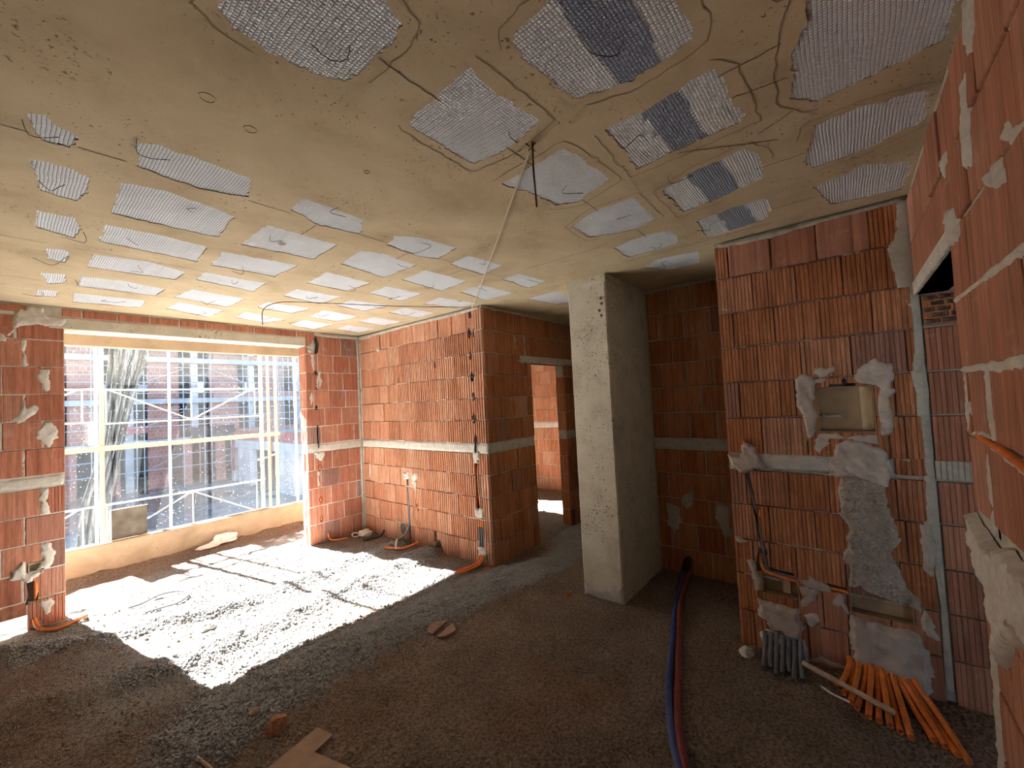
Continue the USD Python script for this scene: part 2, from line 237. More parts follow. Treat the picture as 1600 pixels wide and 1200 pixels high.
# ------------------------------------------------------------------ block walls
CEIL = 2.70
ROWS = [-.01, .224, .46, .69, .922, 1.148, None, 1.253, 1.495, 1.73, 1.965, 2.20, 2.44, 2.672]
ROWS_N = [.005, .243, .472, .695, .92, 1.148, None, 1.252, 1.478, 1.706, 1.932, 2.165, 2.397, 2.60]
def block(u0, u1, z0, z1, proud, rib, rng):
    """one hollow clay block as a closed shell: chamfered, its face drawn into ribs"""
    c = 0.004; w = u1 - u0; cols = [(u0, -.03), (u0 + c * .3, proud - c)]
    if rib == 'ribs':
        n = max(1, round(w / .033)); p = w / n
        for i in range(n):
            a = u0 + i * p; g = .007 if i else .004
            cols += [(a + g, proud), (a + p - .006, proud)]
            if i < n - 1: cols += [(a + p - .002, proud - .010), (a + p + .003, proud - .010)]
    elif rib == 'fine':
        n = max(1, round(w / .021)); p = w / n
        for i in range(n):
            a = u0 + i * p; cols += [(a + .003, proud + (i % 3 == 1) * .0015), (a + p - .003, proud + (i % 3 == 1) * .0015)]
            if i < n - 1: cols.append((a + p, proud - .004))
    else:
        for t in (.03, .3, .33, .66, .69, .97): cols.append((u0 + w * t, proud - (.0012 if t in (.3, .69) else 0)))
    cols += [(u1 - c * .3, proud - c), (u1, -.03)]
    tu, tz = rng.normal(0, .006, 2)
    um = (u0 + u1) / 2; zm = (z0 + z1) / 2
    rows = [(z0, None), (z0 + c * .3, -c), (z0 + c, 0), (z1 - c, 0), (z1 - c * .3, -c), (z1, None)]
    V = []
    for z, dw in rows:
        for k, (u, wv) in enumerate(cols):
            edge = dw is None or k in (0, len(cols) - 1)
            V.append((u, z, -.03 if edge else wv + dw + tu * (u - um) + tz * (z - zm)))
    C = len(cols); F = []
    for i in range(len(rows) - 1):
        for j in range(C - 1):
            a = i * C + j; F += [[a, a + 1, a + C + 1], [a, a + C + 1, a + C]]
    R = len(rows); loop = list(range(C)) + [i * C + C - 1 for i in range(1, R)] + [(R - 1) * C + j for j in range(C - 2, -1, -1)] + [i * C for i in range(R - 2, 0, -1)]
    V.append((um, zm, -.03)); e = len(V) - 1
    F += [[loop[(k + 1) % len(loop)], loop[k], e] for k in range(len(loop))]
    return np.array(V), np.array(F)
def carve(V, F, prisms):
    m = manifold3d.Manifold(manifold3d.Mesh(np.asarray(V, np.float32), np.asarray(F, np.uint32)))
    for p in prisms: m = m - p
    q = m.to_mesh(); return np.array(q.vert_properties[:, :3], float), np.array(q.tri_verts)
def prism(poly, w0=-.2, w1=.2):
    c = manifold3d.CrossSection([np.array(sg.polygon.orient(poly).exterior.coords)[:-1, :2]]); return c.extrude(w1 - w0).translate([0, 0, w0])
def lay(wall, fr, rows, u0, u1, joints, rib, matname, openings=(), holes=(), seed=1, proud=.008, bands=True, skip=(), gap=.005, vgap=1.0):
    """lays the blocks of one wall face, each a mesh of its own under the wall. holes: shapely polygons in (u, z)."""
    rng = np.random.default_rng(seed); segs = []
    r = 0
    for i in range(len(rows) - 1):
        if rows[i] is None or rows[i + 1] is None: continue
        z0, z1 = rows[i], rows[i + 1]; r += 1
        if r in skip: continue
        js = joints.get(r) if joints else None
        if js is None:
            o = (.5 if r % 2 else 0) * .232; js = list(np.arange(math.floor(u0 / .232) * .232 + o, u1 + .3, .232))
        js = [u0] + [j for j in sorted(js) if u0 + .03 < j < u1 - .03] + [u1]
        for a, b in zip(js[:-1], js[1:]):
            g = gap * rng.uniform(.3, 1.1) * vgap; h = gap * rng.uniform(.5, 1.1)
            A, B, Z0, Z1 = a + (g if a > u0 else 0), b - (g if b < u1 else 0), z0 + h, z1 - h * .7
            rect = sg.box(A, Z0, B, Z1); cut = [o for o in openings if o.intersects(rect) and o.intersection(rect).area > 1e-5]
            for o in cut: rect = rect.difference(o)
            for g_ in getattr(rect, 'geoms', [rect]):
                if g_.area < .0015: continue
                x0, y0, x1, y1 = g_.bounds
                if cut and g_.area < .75 * (x1 - x0) * (y1 - y0):      # an L left over: keep its larger leg
                    pass
                kind, mt = rib(r, (x0 + x1) / 2, rng), matname
                V, F = block(x0, x1, y0, y1, proud + rng.normal(0, .0022), kind, rng)
                hs = [p for p in holes if p.intersects(g_)]
                if hs: V, F = carve(V, F, [prism(p) for p in hs])
                if len(F) < 8: continue
                if callable(matname): mt = matname(kind, rng)
                obj('brick', fr.put(V, F), mt, wall)
            segs.append((b, z0, z1))
    return rng
def bed(wall, fr, u0, u1, z0, z1, thick, openings=(), holes=(), mat_='mortar', face_w=0.0):
    face = sg.box(u0, z0, u1, z1)
    for o in openings: face = face.difference(o)
    front = face
    if holes: front = face.difference(unary_union([h.buffer(0) for h in holes]))
    ms = [extrude(front, -.07, face_w, fr), extrude(face, -thick, -.07, fr)] if holes else [extrude(face, -thick, face_w, fr)]
    return obj('mortar_bed', cat_(ms), mat_, wall)
def smears(wall, fr, rows, u0, u1, n, seed, openings=(), mat_='mortar_pale', z_w=-.004):
    """mortar squeezed out of the joints: too many bits to count"""
    rng = np.random.default_rng(seed); ms = []; zs = [z for z in rows if z is not None and .1 < z < 2.6]
    for k in range(n):
        u, z = rng.uniform(u0, u1), zs[rng.integers(len(zs))]
        L = rng.uniform(.02, 1) ** 2 * .16 + .02; t = rng.uniform(.004, .011)
        q = sg.LineString([(u, z), (u + L, z + rng.normal(0, .003))]).buffer(t)
        if u + L > u1 or any(q.intersects(o) for o in openings): continue
        p = ragged(q.exterior.coords[:-1], .003, .012, seed * 1000 + k)
        ms.append(fr.put(*lumps(p, .008, .007 - z_w, seed * 100 + k, 60, .006, floor_w=z_w)))
    obj('joint_mortar', cat_(ms), mat_, wall, kind='stuff')
def patch(wall, fr, pts, height=.014, seed=1, mat_='mortar_pale', step=.012, name='mortar_patch', amp=.012, freq=42, edge=.012, label=None, rough=.5, freq2=None, floor_w=-.003):
    p = ragged(pts, amp, .015, seed)
    return obj(name, fr.put(*lumps(p, step, height, seed, freq, edge, rough=rough, freq2=freq2, floor_w=floor_w)), mat_, wall, smooth=50, label=label)
def hole(u, z, w, h, seed):
    return ragged([(u - w, z - h * .6), (u - w * .2, z - h), (u + w * .7, z - h * .8), (u + w, z + h * .2), (u + w * .2, z + h), (u - w * .8, z + h * .5)], w * .12, .012, seed)
def plain(r, u, rng): return 'plain'

# ---- wall_north: the window wall (y = 5.293, facing the room)
YN, XB, XD, YS = 5.293, 3.127, 3.11, -.315
fN = Frame('y', YN, -1); fB = Frame('x', XB, -1); fD = Frame('x', XD, -1); fS = Frame('y', YS, 1); fC = Frame('y', 2.911, -1)
def wall(name, label=None): return thing(name, label, None, kind='structure')
wN = wall('wall_north')
opN = [sg.box(-.5, -1, .10, .135), sg.box(.311, -1, 2.379, 2.507), sg.box(4.6, -1, 5.4, 2.4)]
lint = sg.box(.22, 2.505, 2.46, 2.605)
hN = [hole(2.515, 2.53, .035, .13, 3)] + [hole(2.50 + .012 * (k % 2), z, .017, .035, 40 + k) for k, z in enumerate((2.165, 1.975, 1.72, 1.47))] + [sg.box(2.495, 1.252, 2.515, 1.44)]
hN += [hole(2.52, z, .02, .045, 50 + k) for k, z in enumerate((.95, .74, .55, .31))] + [sg.box(2.472, 1.06, 2.56, 1.135)]
hN += [sg.box(.10, .465, .195, .545), ragged([(.095, .42), (.135, .40), (.165, .30), (.16, .23), (.09, .22), (.10, .33)], .006, .02, 7), ragged([(.11, 0), (.19, 0), (.185, .07), (.12, .085)], .006, .02, 8)]
bed(wN, fN, -3.2, 6.375, 0, CEIL, .16, opN, hN, 'mortar_pale', .003)
oN = sg.box(-3.2, 0, 6.375, CEIL)
for o in opN: oN = oN.difference(o)
obj('outer_leaf', extrude(oN, -.175, -.16, fN), 'brick_outer', wN)
jN = {1: [-.13, .10], 2: [.08], 3: [-.04, .185], 4: [.083], 5: [.187], 6: [.086], 7: [-.036, .187], 8: [.083], 9: [-.033, .187], 10: [.08], 11: [.04]}
rib_n = lambda r, u, rng: ('fine' if rng.random() < .25 else 'plain')
lay(wN, fN, ROWS_N, -.36, .311, jN, rib_n, 'brick_red', holes=hN[-3:], openings=[lint, sg.box(-.5, -1, .10, .135)], seed=11)
jR = {1: [2.546, 2.771, 2.933], 2: [2.602, 2.831, 3.068], 3: [2.419, 2.655, 2.894, 3.012], 4: [2.536, 2.773, 3.013], 5: [2.458, 2.688, 2.923], 6: [2.547, 2.772, 3.006], 7: [2.605, 2.834, 3.071], 8: [2.469, 2.663, 2.896], 9: [2.543, 2.664, 2.87], 10: [2.532, 2.737, 2.968], 11: [2.614, 2.849]}
RN2 = ROWS_N[:-1] + [2.642]
lay(wN, fN, RN2, 2.379, 3.085, jR, rib_n, 'brick_red', holes=hN[:-3], openings=[lint], seed=12)
lay(wN, fN, [2.61, 2.685], .3, 2.5, {1: list(np.arange(.42, 2.5, .232))}, plain, 'brick_red', seed=13, proud=.012)
lay(wN, fN, [2.618, 2.685], -.36, .10, {1: [-.1]}, plain, 'brick_red', seed=14, proud=.012)
fJ = Frame('x', 2.379, -1)
lay(wN, fJ, ROWS_N[:6], 5.29, 5.453, {k: [5.372] for k in range(1, 7)}, plain, 'brick_red', seed=15, proud=.006)
lay(wN, fJ, ROWS_N[7:-1] + [2.50], 5.29, 5.453, {k: ([5.40] if k % 2 else []) for k in range(1, 7)}, lambda r, u, g: 'ribs', 'brick_red', seed=16, proud=.006)
obj('concrete_lintel', rbox(.22, 2.46, YN - .008, 5.55, 2.505, 2.603, .004), 'concrete', wN)
# belt course of concrete at 1.2 m, with a rough face
def belt(wall_, fr, u0, u1, z0=1.15, z1=1.252, seed=1, m='mortar', h=.012):
    p = ragged([(u0, z0), (u1, z0), (u1, z1), (u0, z1)], .003, .03, seed)
    obj('concrete_belt', fr.put(*lumps(p, .018, h, seed, 20, .008)), m, wall_, smooth=60)
belt(wN, fN, -.36, .311, seed=21, m='mortar_pale'); belt(wN, fN, 2.379, 3.12, seed=22, m='mortar_pale'); belt(wN, fJ, 5.29, 5.453, seed=23, m='mortar_pale')
obj('concrete_block', fN.put(*block(.10, .305, .01, .235, .004, 'plain', np.random.default_rng(3))), 'mortar', wN)
for k, (pts, h) in enumerate([
    ([(.03, 2.66), (.20, 2.69), (.22, 2.61), (.31, 2.60), (.29, 2.52), (.17, 2.53), (.06, 2.50), (.01, 2.42), (-.02, 2.40), (.03, 2.49), (.04, 2.60)], .013),
    ([(.06, 2.40), (.10, 2.41), (.10, 2.20), (.12, 2.17), (.08, 2.16), (.07, 2.24)], .012), ([(.16, 2.165), (.23, 2.165), (.24, 1.95), (.20, 1.93), (.17, 2.0), (.15, 2.1)], .011),
    ([(.075, 1.93), (.09, 1.92), (.10, 1.83), (.14, 1.85), (.15, 1.80), (.10, 1.73), (.06, 1.70), (.03, 1.74), (.07, 1.78)], .012), ([(.19, 1.705), (.26, 1.70), (.26, 1.52), (.22, 1.48), (.18, 1.52), (.13, 1.58), (.15, 1.65)], .012),
    ([(.07, 1.47), (.09, 1.47), (.09, 1.26), (.075, 1.26)], .01), ([(.165, 1.15), (.225, 1.15), (.225, .93), (.165, .92)], .012), ([(.16, .69), (.235, .69), (.245, .52), (.20, .46), (.15, .48), (.18, .55)], .012),
    ([(.075, .92), (.09, .92), (.09, .70), (.075, .70)], .008), ([(.02, .50), (.09, .56), (.10, .47), (.20, .46), (.16, .42), (.10, .395), (.06, .43), (.0, .45)], .016),
    ([(.17, .23), (.25, .235), (.24, .12), (.19, .06), (.18, .14)], .008), ([(-.06, 2.44), (-.01, 2.42), (-.0, 2.37), (-.06, 2.36)], .01), ([(-.05, 1.99), (-.02, 1.97), (-.02, 1.93), (-.05, 1.93)], .01)]):
    patch(wN, fN, pts, h, 60 + k, floor_w=.004)
for k, (pts, h, m) in enumerate([
    ([(2.40, 2.50), (2.50, 2.60), (2.49, 2.48), (2.50, 2.42), (2.44, 2.42), (2.40, 2.46)], .02, 'mortar'), ([(2.44, 2.40), (2.50, 2.40), (2.495, 2.20), (2.47, 2.17), (2.45, 2.28)], .012, 'mortar_pale'),
    ([(2.53, 2.22), (2.58, 2.21), (2.58, 2.0), (2.53, 1.94), (2.50, 1.98), (2.515, 2.1)], .012, 'mortar_pale'), ([(2.43, 1.92), (2.46, 1.91), (2.465, 1.80), (2.44, 1.72), (2.42, 1.76)], .01, 'mortar_pale'),
    ([(2.44, 1.155), (2.60, 1.155), (2.585, 1.09), (2.54, 1.02), (2.50, 1.03), (2.47, 1.09)], .014, 'mortar_pale'), ([(2.475, .91), (2.515, .91), (2.51, .72), (2.475, .71)], .01, 'mortar_pale'),
    ([(2.56, 2.69), (3.12, 2.695), (3.12, 2.645), (2.9, 2.65), (2.75, 2.635), (2.6, 2.655)], .012, 'mortar'), ([(3.06, 2.66), (3.12, 2.66), (3.12, 1.16), (3.10, 1.16), (3.085, 1.7), (3.09, 2.2)], .012, 'mortar'),
    ([(3.085, 1.15), (3.122, 1.15), (3.122, .4), (3.105, .3), (3.09, .7)], .01, 'mortar_pale')]):
    patch(wN, fN, pts, h, 90 + k, m, floor_w=.003)
smears(wN, fN, ROWS_N, -.36, .29, 40, 5); smears(wN, fN, ROWS_N, 2.39, 3.08, 60, 6)

# ---- wall_east: the block wall running from the window to the passage (x = 3.127)
wE = wall('wall_east')
jB = {1: [5.041, 4.809, 4.588, 4.355, 4.19, 4.012, 3.788, 3.582, 3.372, 3.12], 2: [5.1, 4.9, 4.649, 4.432, 4.212, 3.955, 3.725, 3.507, 3.205], 3: [5.045, 4.783, 4.541, 4.313, 4.016, 3.812, 3.609, 3.378, 3.15], 4: [5.123, 4.904, 4.658, 4.431, 4.193, 3.968, 3.725, 3.496, 3.263, 3.03],
      5: [5.009, 4.77, 4.517, 4.297, 4.087, 3.857, 3.609, 3.368, 3.169], 6: [5.072, 4.847, 4.621, 4.407, 4.168, 3.932, 3.71, 3.49, 3.273, 3.103], 7: [4.972, 4.733, 4.479, 4.259, 4.073, 3.831, 3.603, 3.379, 3.149], 8: [5.058, 4.832, 4.618, 4.402, 4.173, 3.946, 3.7, 3.469, 3.243, 3.031],
      9: [4.984, 4.736, 4.5, 4.277, 4.043, 3.822, 3.593, 3.377, 3.156], 10: [4.9, 4.614, 4.372, 4.167, 3.961, 3.711, 3.487, 3.267, 3.025], 11: [5.0, 4.769, 4.536, 4.297, 4.071, 3.836, 3.604, 3.376, 3.145, 3.02]}
hB = [hole(u, z, .022 + .006 * (k % 2), .055, 130 + k) for k, (u, z) in enumerate([(3.085, 2.63), (3.105, 2.43), (3.10, 2.19), (3.085, 1.96), (3.08, 1.75), (3.085, 1.52), (3.075, 1.30)])] + [hole(3.035, 2.42, .02, .05, 139), hole(3.68, 2.14, .012, .05, 141), hole(4.38, 2.01, .014, .035, 142)]
hB += [ragged([(3.045, 1.06), (3.10, 1.06), (3.11, .6), (3.10, .05), (3.01, .05), (3.03, .6)], .006, .03, 143), sg.box(3.03, .485, 3.11, .56), sg.box(3.05, 1.07, 3.125, 1.15)]
hB += [ragged([(4.27, .80), (4.31, .80), (4.305, .05), (4.255, .05)], .005, .03, 144), sg.box(4.285, .775, 4.335, .85), sg.box(4.10, .765, 4.19, .84), hole(4.125, .52, .02, .05, 145), hole(4.09, .46, .02, .05, 146), hole(4.13, .26, .022, .05, 147), hole(4.075, .24, .02, .045, 148)]
hB += [sg.Point(4.40, .155).buffer(.075), ragged([(3.66, .0), (3.80, .0), (3.79, .10), (3.76, .14), (3.72, .13), (3.68, .06)], .006, .02, 149), sg.box(3.775, .10, 3.815, .22)]
bed(wE, fB, 2.911, YN, 0, CEIL, .12, (), hB, face_w=-.012)
rib_e = lambda r, u, rng: 'plain' if (r == 11 or u > 4.62 - .1 * (r % 3) or (u > 4.2 and r in (2, 3, 4))) and not (r == 11 and u < 3.02) else 'ribs'
lay(wE, fB, ROWS, 2.918, 5.262, jB, rib_e, 'brick_warm', holes=hB, seed=31, gap=.0042, vgap=.5)
belt(wE, fB, 2.915, 5.29, seed=32, m='mortar_pale', h=.016)
patch(wE, fB, [(5.29, 2.69), (2.95, 2.695), (2.95, 2.66), (3.6, 2.645), (4.3, 2.655), (5.0, 2.63), (5.29, 2.64)], .014, 33, 'mortar', floor_w=.004)
patch(wE, fB, [(5.29, 1.9), (5.255, 1.9), (5.24, 1.6), (5.25, 1.26), (5.29, 1.26)], .014, 34); patch(wE, fB, [(5.29, 2.6), (5.27, 2.6), (5.262, 2.2), (5.27, 1.95), (5.29, 1.95)], .012, 36); patch(wE, fB, [(5.285, 1.14), (5.25, 1.14), (5.255, .7), (5.285, .35)], .012, 37)
patch(wE, fB, [(5.10, .92), (5.13, .92), (5.13, .70), (5.11, .69)], .01, 38, floor_w=.004); patch(wE, fB, [(4.86, 2.49), (4.78, 2.46), (4.80, 2.41), (4.84, 2.39)], .014, 39, floor_w=.004)
for k, pts in enumerate([[(4.36, .87), (4.26, .88), (4.26, .80), (4.28, .76), (4.34, .77)], [(4.21, .865), (4.08, .86), (4.09, .78), (4.12, .70), (4.14, .64), (4.17, .70), (4.20, .77)], [(3.14, 1.16), (3.03, 1.17), (3.02, 1.02), (3.07, 1.05), (3.12, 1.03)],
                         [(3.13, .575), (3.0, .575), (3.0, .48), (3.03, .465), (3.10, .47), (3.13, .50)], [(3.12, .16), (3.08, .20), (3.03, .17), (2.985, .12), (2.99, .03), (3.11, .02)]]):
    patch(wE, fB, pts, .02, 150 + k, 'mortar_pale', floor_w=.003, step=.009)
smears(wE, fB, ROWS, 2.95, 5.2, 330, 41, mat_='mortar_pale', z_w=-.011)
# ---- wall_partition: the end face towards the passage, with the doorway (y = 2.911)
wC = wall('wall_partition'); opC = [sg.box(3.935, -1, 4.65, 2.12)]; linC = sg.box(3.72, 2.115, 4.95, 2.20)
bed(wC, fC, XB, 6.375, 0, CEIL, .12, opC, face_w=-.004)
lay(wC, fC, ROWS, XB + .005, 6.1, {11: [3.27, 3.5, 3.75, 3.96, 4.3, 4.53], 10: [3.33, 3.57, 3.83, 4.06, 4.3, 4.53]}, lambda r, u, g: 'fine' if g.random() < .3 else 'plain', 'brick_deep', openings=opC + [linC], seed=51)
lay(wC, Frame('x', 4.65, -1), ROWS[:-3], 2.905, 3.03, {}, plain, 'brick_deep', seed=55)
obj('concrete_lintel', rbox(3.72, 4.95, 2.895, 3.035, 2.12, 2.20, .004), 'concrete', wC)
belt(wC, fC, XB, 3.935, seed=52); belt(wC, fC, 4.65, 6.0, seed=53)
for k, pts in enumerate([[(3.62, 2.43), (3.66, 2.43), (3.665, 2.3), (3.645, 2.25), (3.625, 2.33)], [(3.80, 2.43), (3.84, 2.44), (3.85, 2.22), (3.80, 2.17), (3.82, 2.3)], [(3.66, 2.14), (3.80, 2.19), (3.78, 2.12), (3.74, 2.09)], [(3.14, 2.69), (3.42, 2.695), (3.40, 2.66), (3.14, 2.65)]]): patch(wC, fC, pts, .012, 160 + k, 'mortar', floor_w=.003)
smears(wC, fC, ROWS, 3.16, 3.9, 50, 54, mat_='mortar')
# ---- wall_end: seen through the doorway (x = 6.375)
fE = Frame('x', 6.375, -1); wX = wall('wall_end'); bed(wX, fE, -.9, 5.46, 0, CEIL, .15)
lay(wX, fE, ROWS, 3.45, 5.29, None, lambda r, u, g: 'ribs' if r in (1, 3, 4, 5) and g.random() < .7 else 'plain', 'brick_warm', seed=61); belt(wX, fE, 3.4, 5.29, seed=62, m='mortar_pale'); smears(wX, fE, ROWS, 3.5, 5.2, 60, 63)
# ---- concrete column between the passage and the recess
wK = wall('column')
obj('shaft', rbox(3.127, 4.0, 1.503, 1.868, -.02, 2.655, .012), 'concrete', wK); obj('shaft_head', rbox(3.120, 4.0, 1.497, 1.874, 2.63, 2.71, .006), 'concrete', wK)
patch(wK, Frame('x', 3.127, -1), [(1.50, .0), (1.87, .0), (1.87, .10), (1.72, .07), (1.6, .12), (1.50, .17)], .012, 64, 'mortar', freq=14, rough=.3, name='mortar_skirt')
for k, (y, z, r) in enumerate([(1.55, 2.50, .013), (1.548, 2.455, .012), (1.57, 2.40, .012), (1.555, 2.355, .011)]):
    m = trimesh.creation.cylinder(r, .006, sections=14); m.apply_transform(trimesh.transformations.rotation_matrix(math.pi / 2, [0, 1, 0])); m.apply_translation([3.126, y, z]); obj('tie_hole', m, 'dark_seam', wK)
# ---- wall_alcove: the back of the dark recess (x = 4.0)
fA = Frame('x', 4.0, -1); wA = wall('wall_alcove'); bed(wA, fA, -.9, 1.51, 0, CEIL, .12)
lay(wA, fA, ROWS, .55, 1.50, None, plain, 'brick_deep', seed=71); belt(wA, fA, .55, 1.5, seed=72)
for k, pts in enumerate([[(1.42, .62), (1.30, .60), (1.31, .42), (1.36, .32), (1.42, .42)], [(1.28, .72), (1.18, .74), (1.18, .62), (1.25, .60)], [(.98, .70), (.88, .66), (.87, .40), (.93, .38), (.99, .55)]]): patch(wA, fA, pts, .014, 165 + k, 'mortar', floor_w=.003)
# ---- wall_niche: the ribbed pier facing the window side (x = 3.11) that runs on behind the doorway
wD = wall('wall_niche')
jD = {1: [.578, .29, .093, -.12], 2: [.522, .331, .204, .088, -.1], 3: [.555, .461, .32, .085, -.15], 4: [.524, .449, .211, .053, -.19], 5: [.569, .331, .131, -.105, -.165], 6: [.456, .218, -.154, -.222], 7: [.571, .338, .262, -.19, -.271], 8: [.448, .219, -.021, -.255], 9: [.577, .341, .107, -.128, -.264], 10: [.451, .215, -.01, -.277], 11: [.583, .336, .098, -.146, -.288]}
hD = [sg.box(-.108, 1.40, .158, 1.672), sg.box(-.03, 1.672, .09, 1.688), hole(.02, 1.70, .015, .02, 3), sg.box(.315, .358, .52, .49), sg.box(-.197, .358, .078, .474), sg.box(-.875, 1.98, -.34, 2.135)]
hD += [ragged([(.548, 1.14), (.568, 1.14), (.50, .60), (.51, .50), (.335, .485), (.335, .515), (.47, .53), (.48, .6)], .005, .03, 171), hole(.515, .88, .025, .035, 172), hole(.495, .63, .022, .03, 173), ragged([(.19, .478), (.08, .478), (.08, .495), (.19, .50)], .004, .02, 174), ragged([(.52, .66), (.50, .49), (.555, .49)], .003, .02, 175), hole(.545, 1.31, .02, .025, 176)]
bed(wD, fD, -.9, .666, 0, CEIL, .89, (), hD, face_w=-.014)
rib_d = lambda r, u, rng: 'plain' if (r == 11 and -.2 < u < .6) or r <= 2 and u < .4 else 'fine'
flat_d = lambda k, rng: 'brick_deep' if k == 'fine' else 'brick_flat'
lay(wD, fD, ROWS, -.29, .664, jD, rib_d, flat_d, holes=hD, seed=81, gap=.0042, vgap=.8)
lay(wD, fD, ROWS[:6], -.89, -.33, {k: [] for k in range(1, 12)}, lambda r, u, g: 'fine', 'brick_flat', seed=82, proud=.004); lay(wD, fD, ROWS[7:11], -.89, -.33, {k: [] for k in range(1, 12)}, lambda r, u, g: 'fine', 'brick_flat', seed=83, proud=.004)
# the top course there is laid on its side and shows its holes
rng = np.random.default_rng(84); hs = []
for i in range(5):
    z = 1.985 + i * .031
    us = -.335 - .03 * (i % 2)
    while us > -.86:
        l = rng.uniform(.04, .065); hs.append(sg.box(us - l, z, us, z + .0215)); us -= l + .009
obj('perforated_brick', fD.put(*carve(*block(-.89, -.33, 1.975, 2.14, .006, 'plain', rng), [prism(h) for h in hs])), 'brick_deep', wD)
obj('concrete_belt', fD.put(*block(-.89, -.325, 1.156, 1.258, .01, 'fine', rng)), 'mortar', wD); belt(wD, fD, -.15, .655, 1.168, 1.268, seed=85, m='mortar', h=.014)
obj('brick', fD.put(*block(-.30, -.17, 1.168, 1.265, .006, 'fine', rng)), 'brick_deep', wD)
patch(wD, fD, [(-.255, 2.68), (-.322, 2.68), (-.322, .06), (-.29, .06), (-.30, .5), (-.27, .95), (-.285, 1.3), (-.265, 1.7), (-.285, 2.0), (-.235, 2.22), (-.21, 2.42), (-.25, 2.5)], .009, 86, 'mortar', floor_w=.002, rough=.8, amp=.008)
patch(wD, fD, [(.65, 2.69), (-.30, 2.69), (-.30, 2.665), (.2, 2.66), (.36, 2.64), (.62, 2.655)], .014, 87, 'mortar', floor_w=.003)
DP = [([(.26, 1.73), (.225, 1.745), (.17, 1.735), (.09, 1.74), (.05, 1.70), (.16, 1.685), (.165, 1.39), (.22, 1.36), (.245, 1.55), (.265, 1.60)], .016, 'plaster', 'pale plaster collar beside the open electrical niche'),
      ([(-.02, 1.70), (-.05, 1.80), (-.12, 1.83), (-.17, 1.79), (-.20, 1.80), (-.19, 1.70), (-.185, 1.60), (-.175, 1.40), (-.115, 1.39), (-.112, 1.675), (-.03, 1.685)], .016, 'plaster', None),
      ([(.175, 1.385), (.14, 1.40), (-.13, 1.395), (-.12, 1.33), (.10, 1.36), (.15, 1.27), (.175, 1.30)], .016, 'plaster', None),
      ([(.075, 1.32), (.02, 1.35), (-.06, 1.34), (-.135, 1.32), (-.15, 1.18), (-.13, 1.08), (-.10, 1.10), (.0, 1.12), (.10, 1.14), (.11, 1.24)], .03, 'plaster', None),
      ([(.60, 1.24), (.585, 1.31), (.54, 1.33), (.50, 1.30), (.47, 1.23), (.45, 1.17), (.52, 1.15), (.58, 1.14), (.655, 1.17), (.655, 1.25)], .028, 'plaster', None)]
for k, (pts, h, m, lb) in enumerate(DP): patch(wD, fD, pts, h, 180 + k, m, floor_w=.003, step=.010)
patch(wD, fD, [(.085, 1.12), (-.125, 1.13), (-.15, .95), (-.14, .70), (-.17, .56), (-.235, .49), (-.22, .44), (-.16, .475), (.075, .50), (.085, .70), (.06, .85), (.10, .92), (.09, 1.02)], .034, 190, 'stucco', step=.006, freq=40, rough=.55, name='stucco_channel', label='rough stucco filling the chase below the electrical niche', edge=.02, freq2=210, floor_w=.003)
patch(wD, fD, [(.545, .315), (.32, .325), (.30, .20), (.325, .12), (.40, .105), (.48, .14), (.555, .21)], .04, 191, 'plaster', step=.010, freq=14, rough=.35, label='smooth plaster pad above the grey conduits', edge=.02, floor_w=.003)
patch(wD, fD, [(.53, .13), (.30, .12), (.29, .0), (.34, -.01), (.40, .02), (.54, .02)], .05, 192, 'mortar_pale', step=.009, freq=30, rough=.8, floor_w=.003)
patch(wD, fD, [(.082, .345), (-.10, .335), (-.205, .325), (-.25, .22), (-.26, .12), (-.23, .0), (-.10, -.02), (.09, -.02), (.09, .2)], .05, 193, 'plaster', step=.010, freq=9, rough=.5, label='wide trowelled plaster pad above the orange conduits', edge=.025, floor_w=.003)
for k, pts in enumerate([[(.33, .50), (.22, .53), (.15, .48), (.17, .44), (.27, .455), (.315, .46)], [(.32, .45), (.23, .44), (.245, .36), (.30, .33), (.32, .36)], [(.60, .55), (.565, .57), (.52, .46), (.525, .38), (.56, .37)], [(.155, .46), (.09, .45), (.09, .36), (.14, .37)], [(-.235, .46), (-.29, .40), (-.285, .30), (-.23, .31)], [(.28, .30), (.23, .29), (.24, .23), (.28, .22)],
                         [(.66, .70), (.57, .69), (.57, .66), (.66, .675)], [(-.24, .92), (-.29, .95), (-.285, .62), (-.245, .66)], [(.30, .0), (.1, .01), (.09, .04), (.2, .05), (.29, .035)], [(.655, 2.0), (.59, 1.99), (.59, 2.01), (.655, 2.02)], [(.655, 2.225), (.59, 2.22), (.59, 2.235), (.655, 2.24)], [(.175, 1.79), (.07, 1.80), (.06, 1.745), (.17, 1.74)]]):
    patch(wD, fD, pts, .014, 200 + k, 'plaster' if k != 5 else 'mortar_pale', floor_w=.004)
smears(wD, fD, ROWS, -.25, .64, 90, 88, mat_='mortar', z_w=-.012)
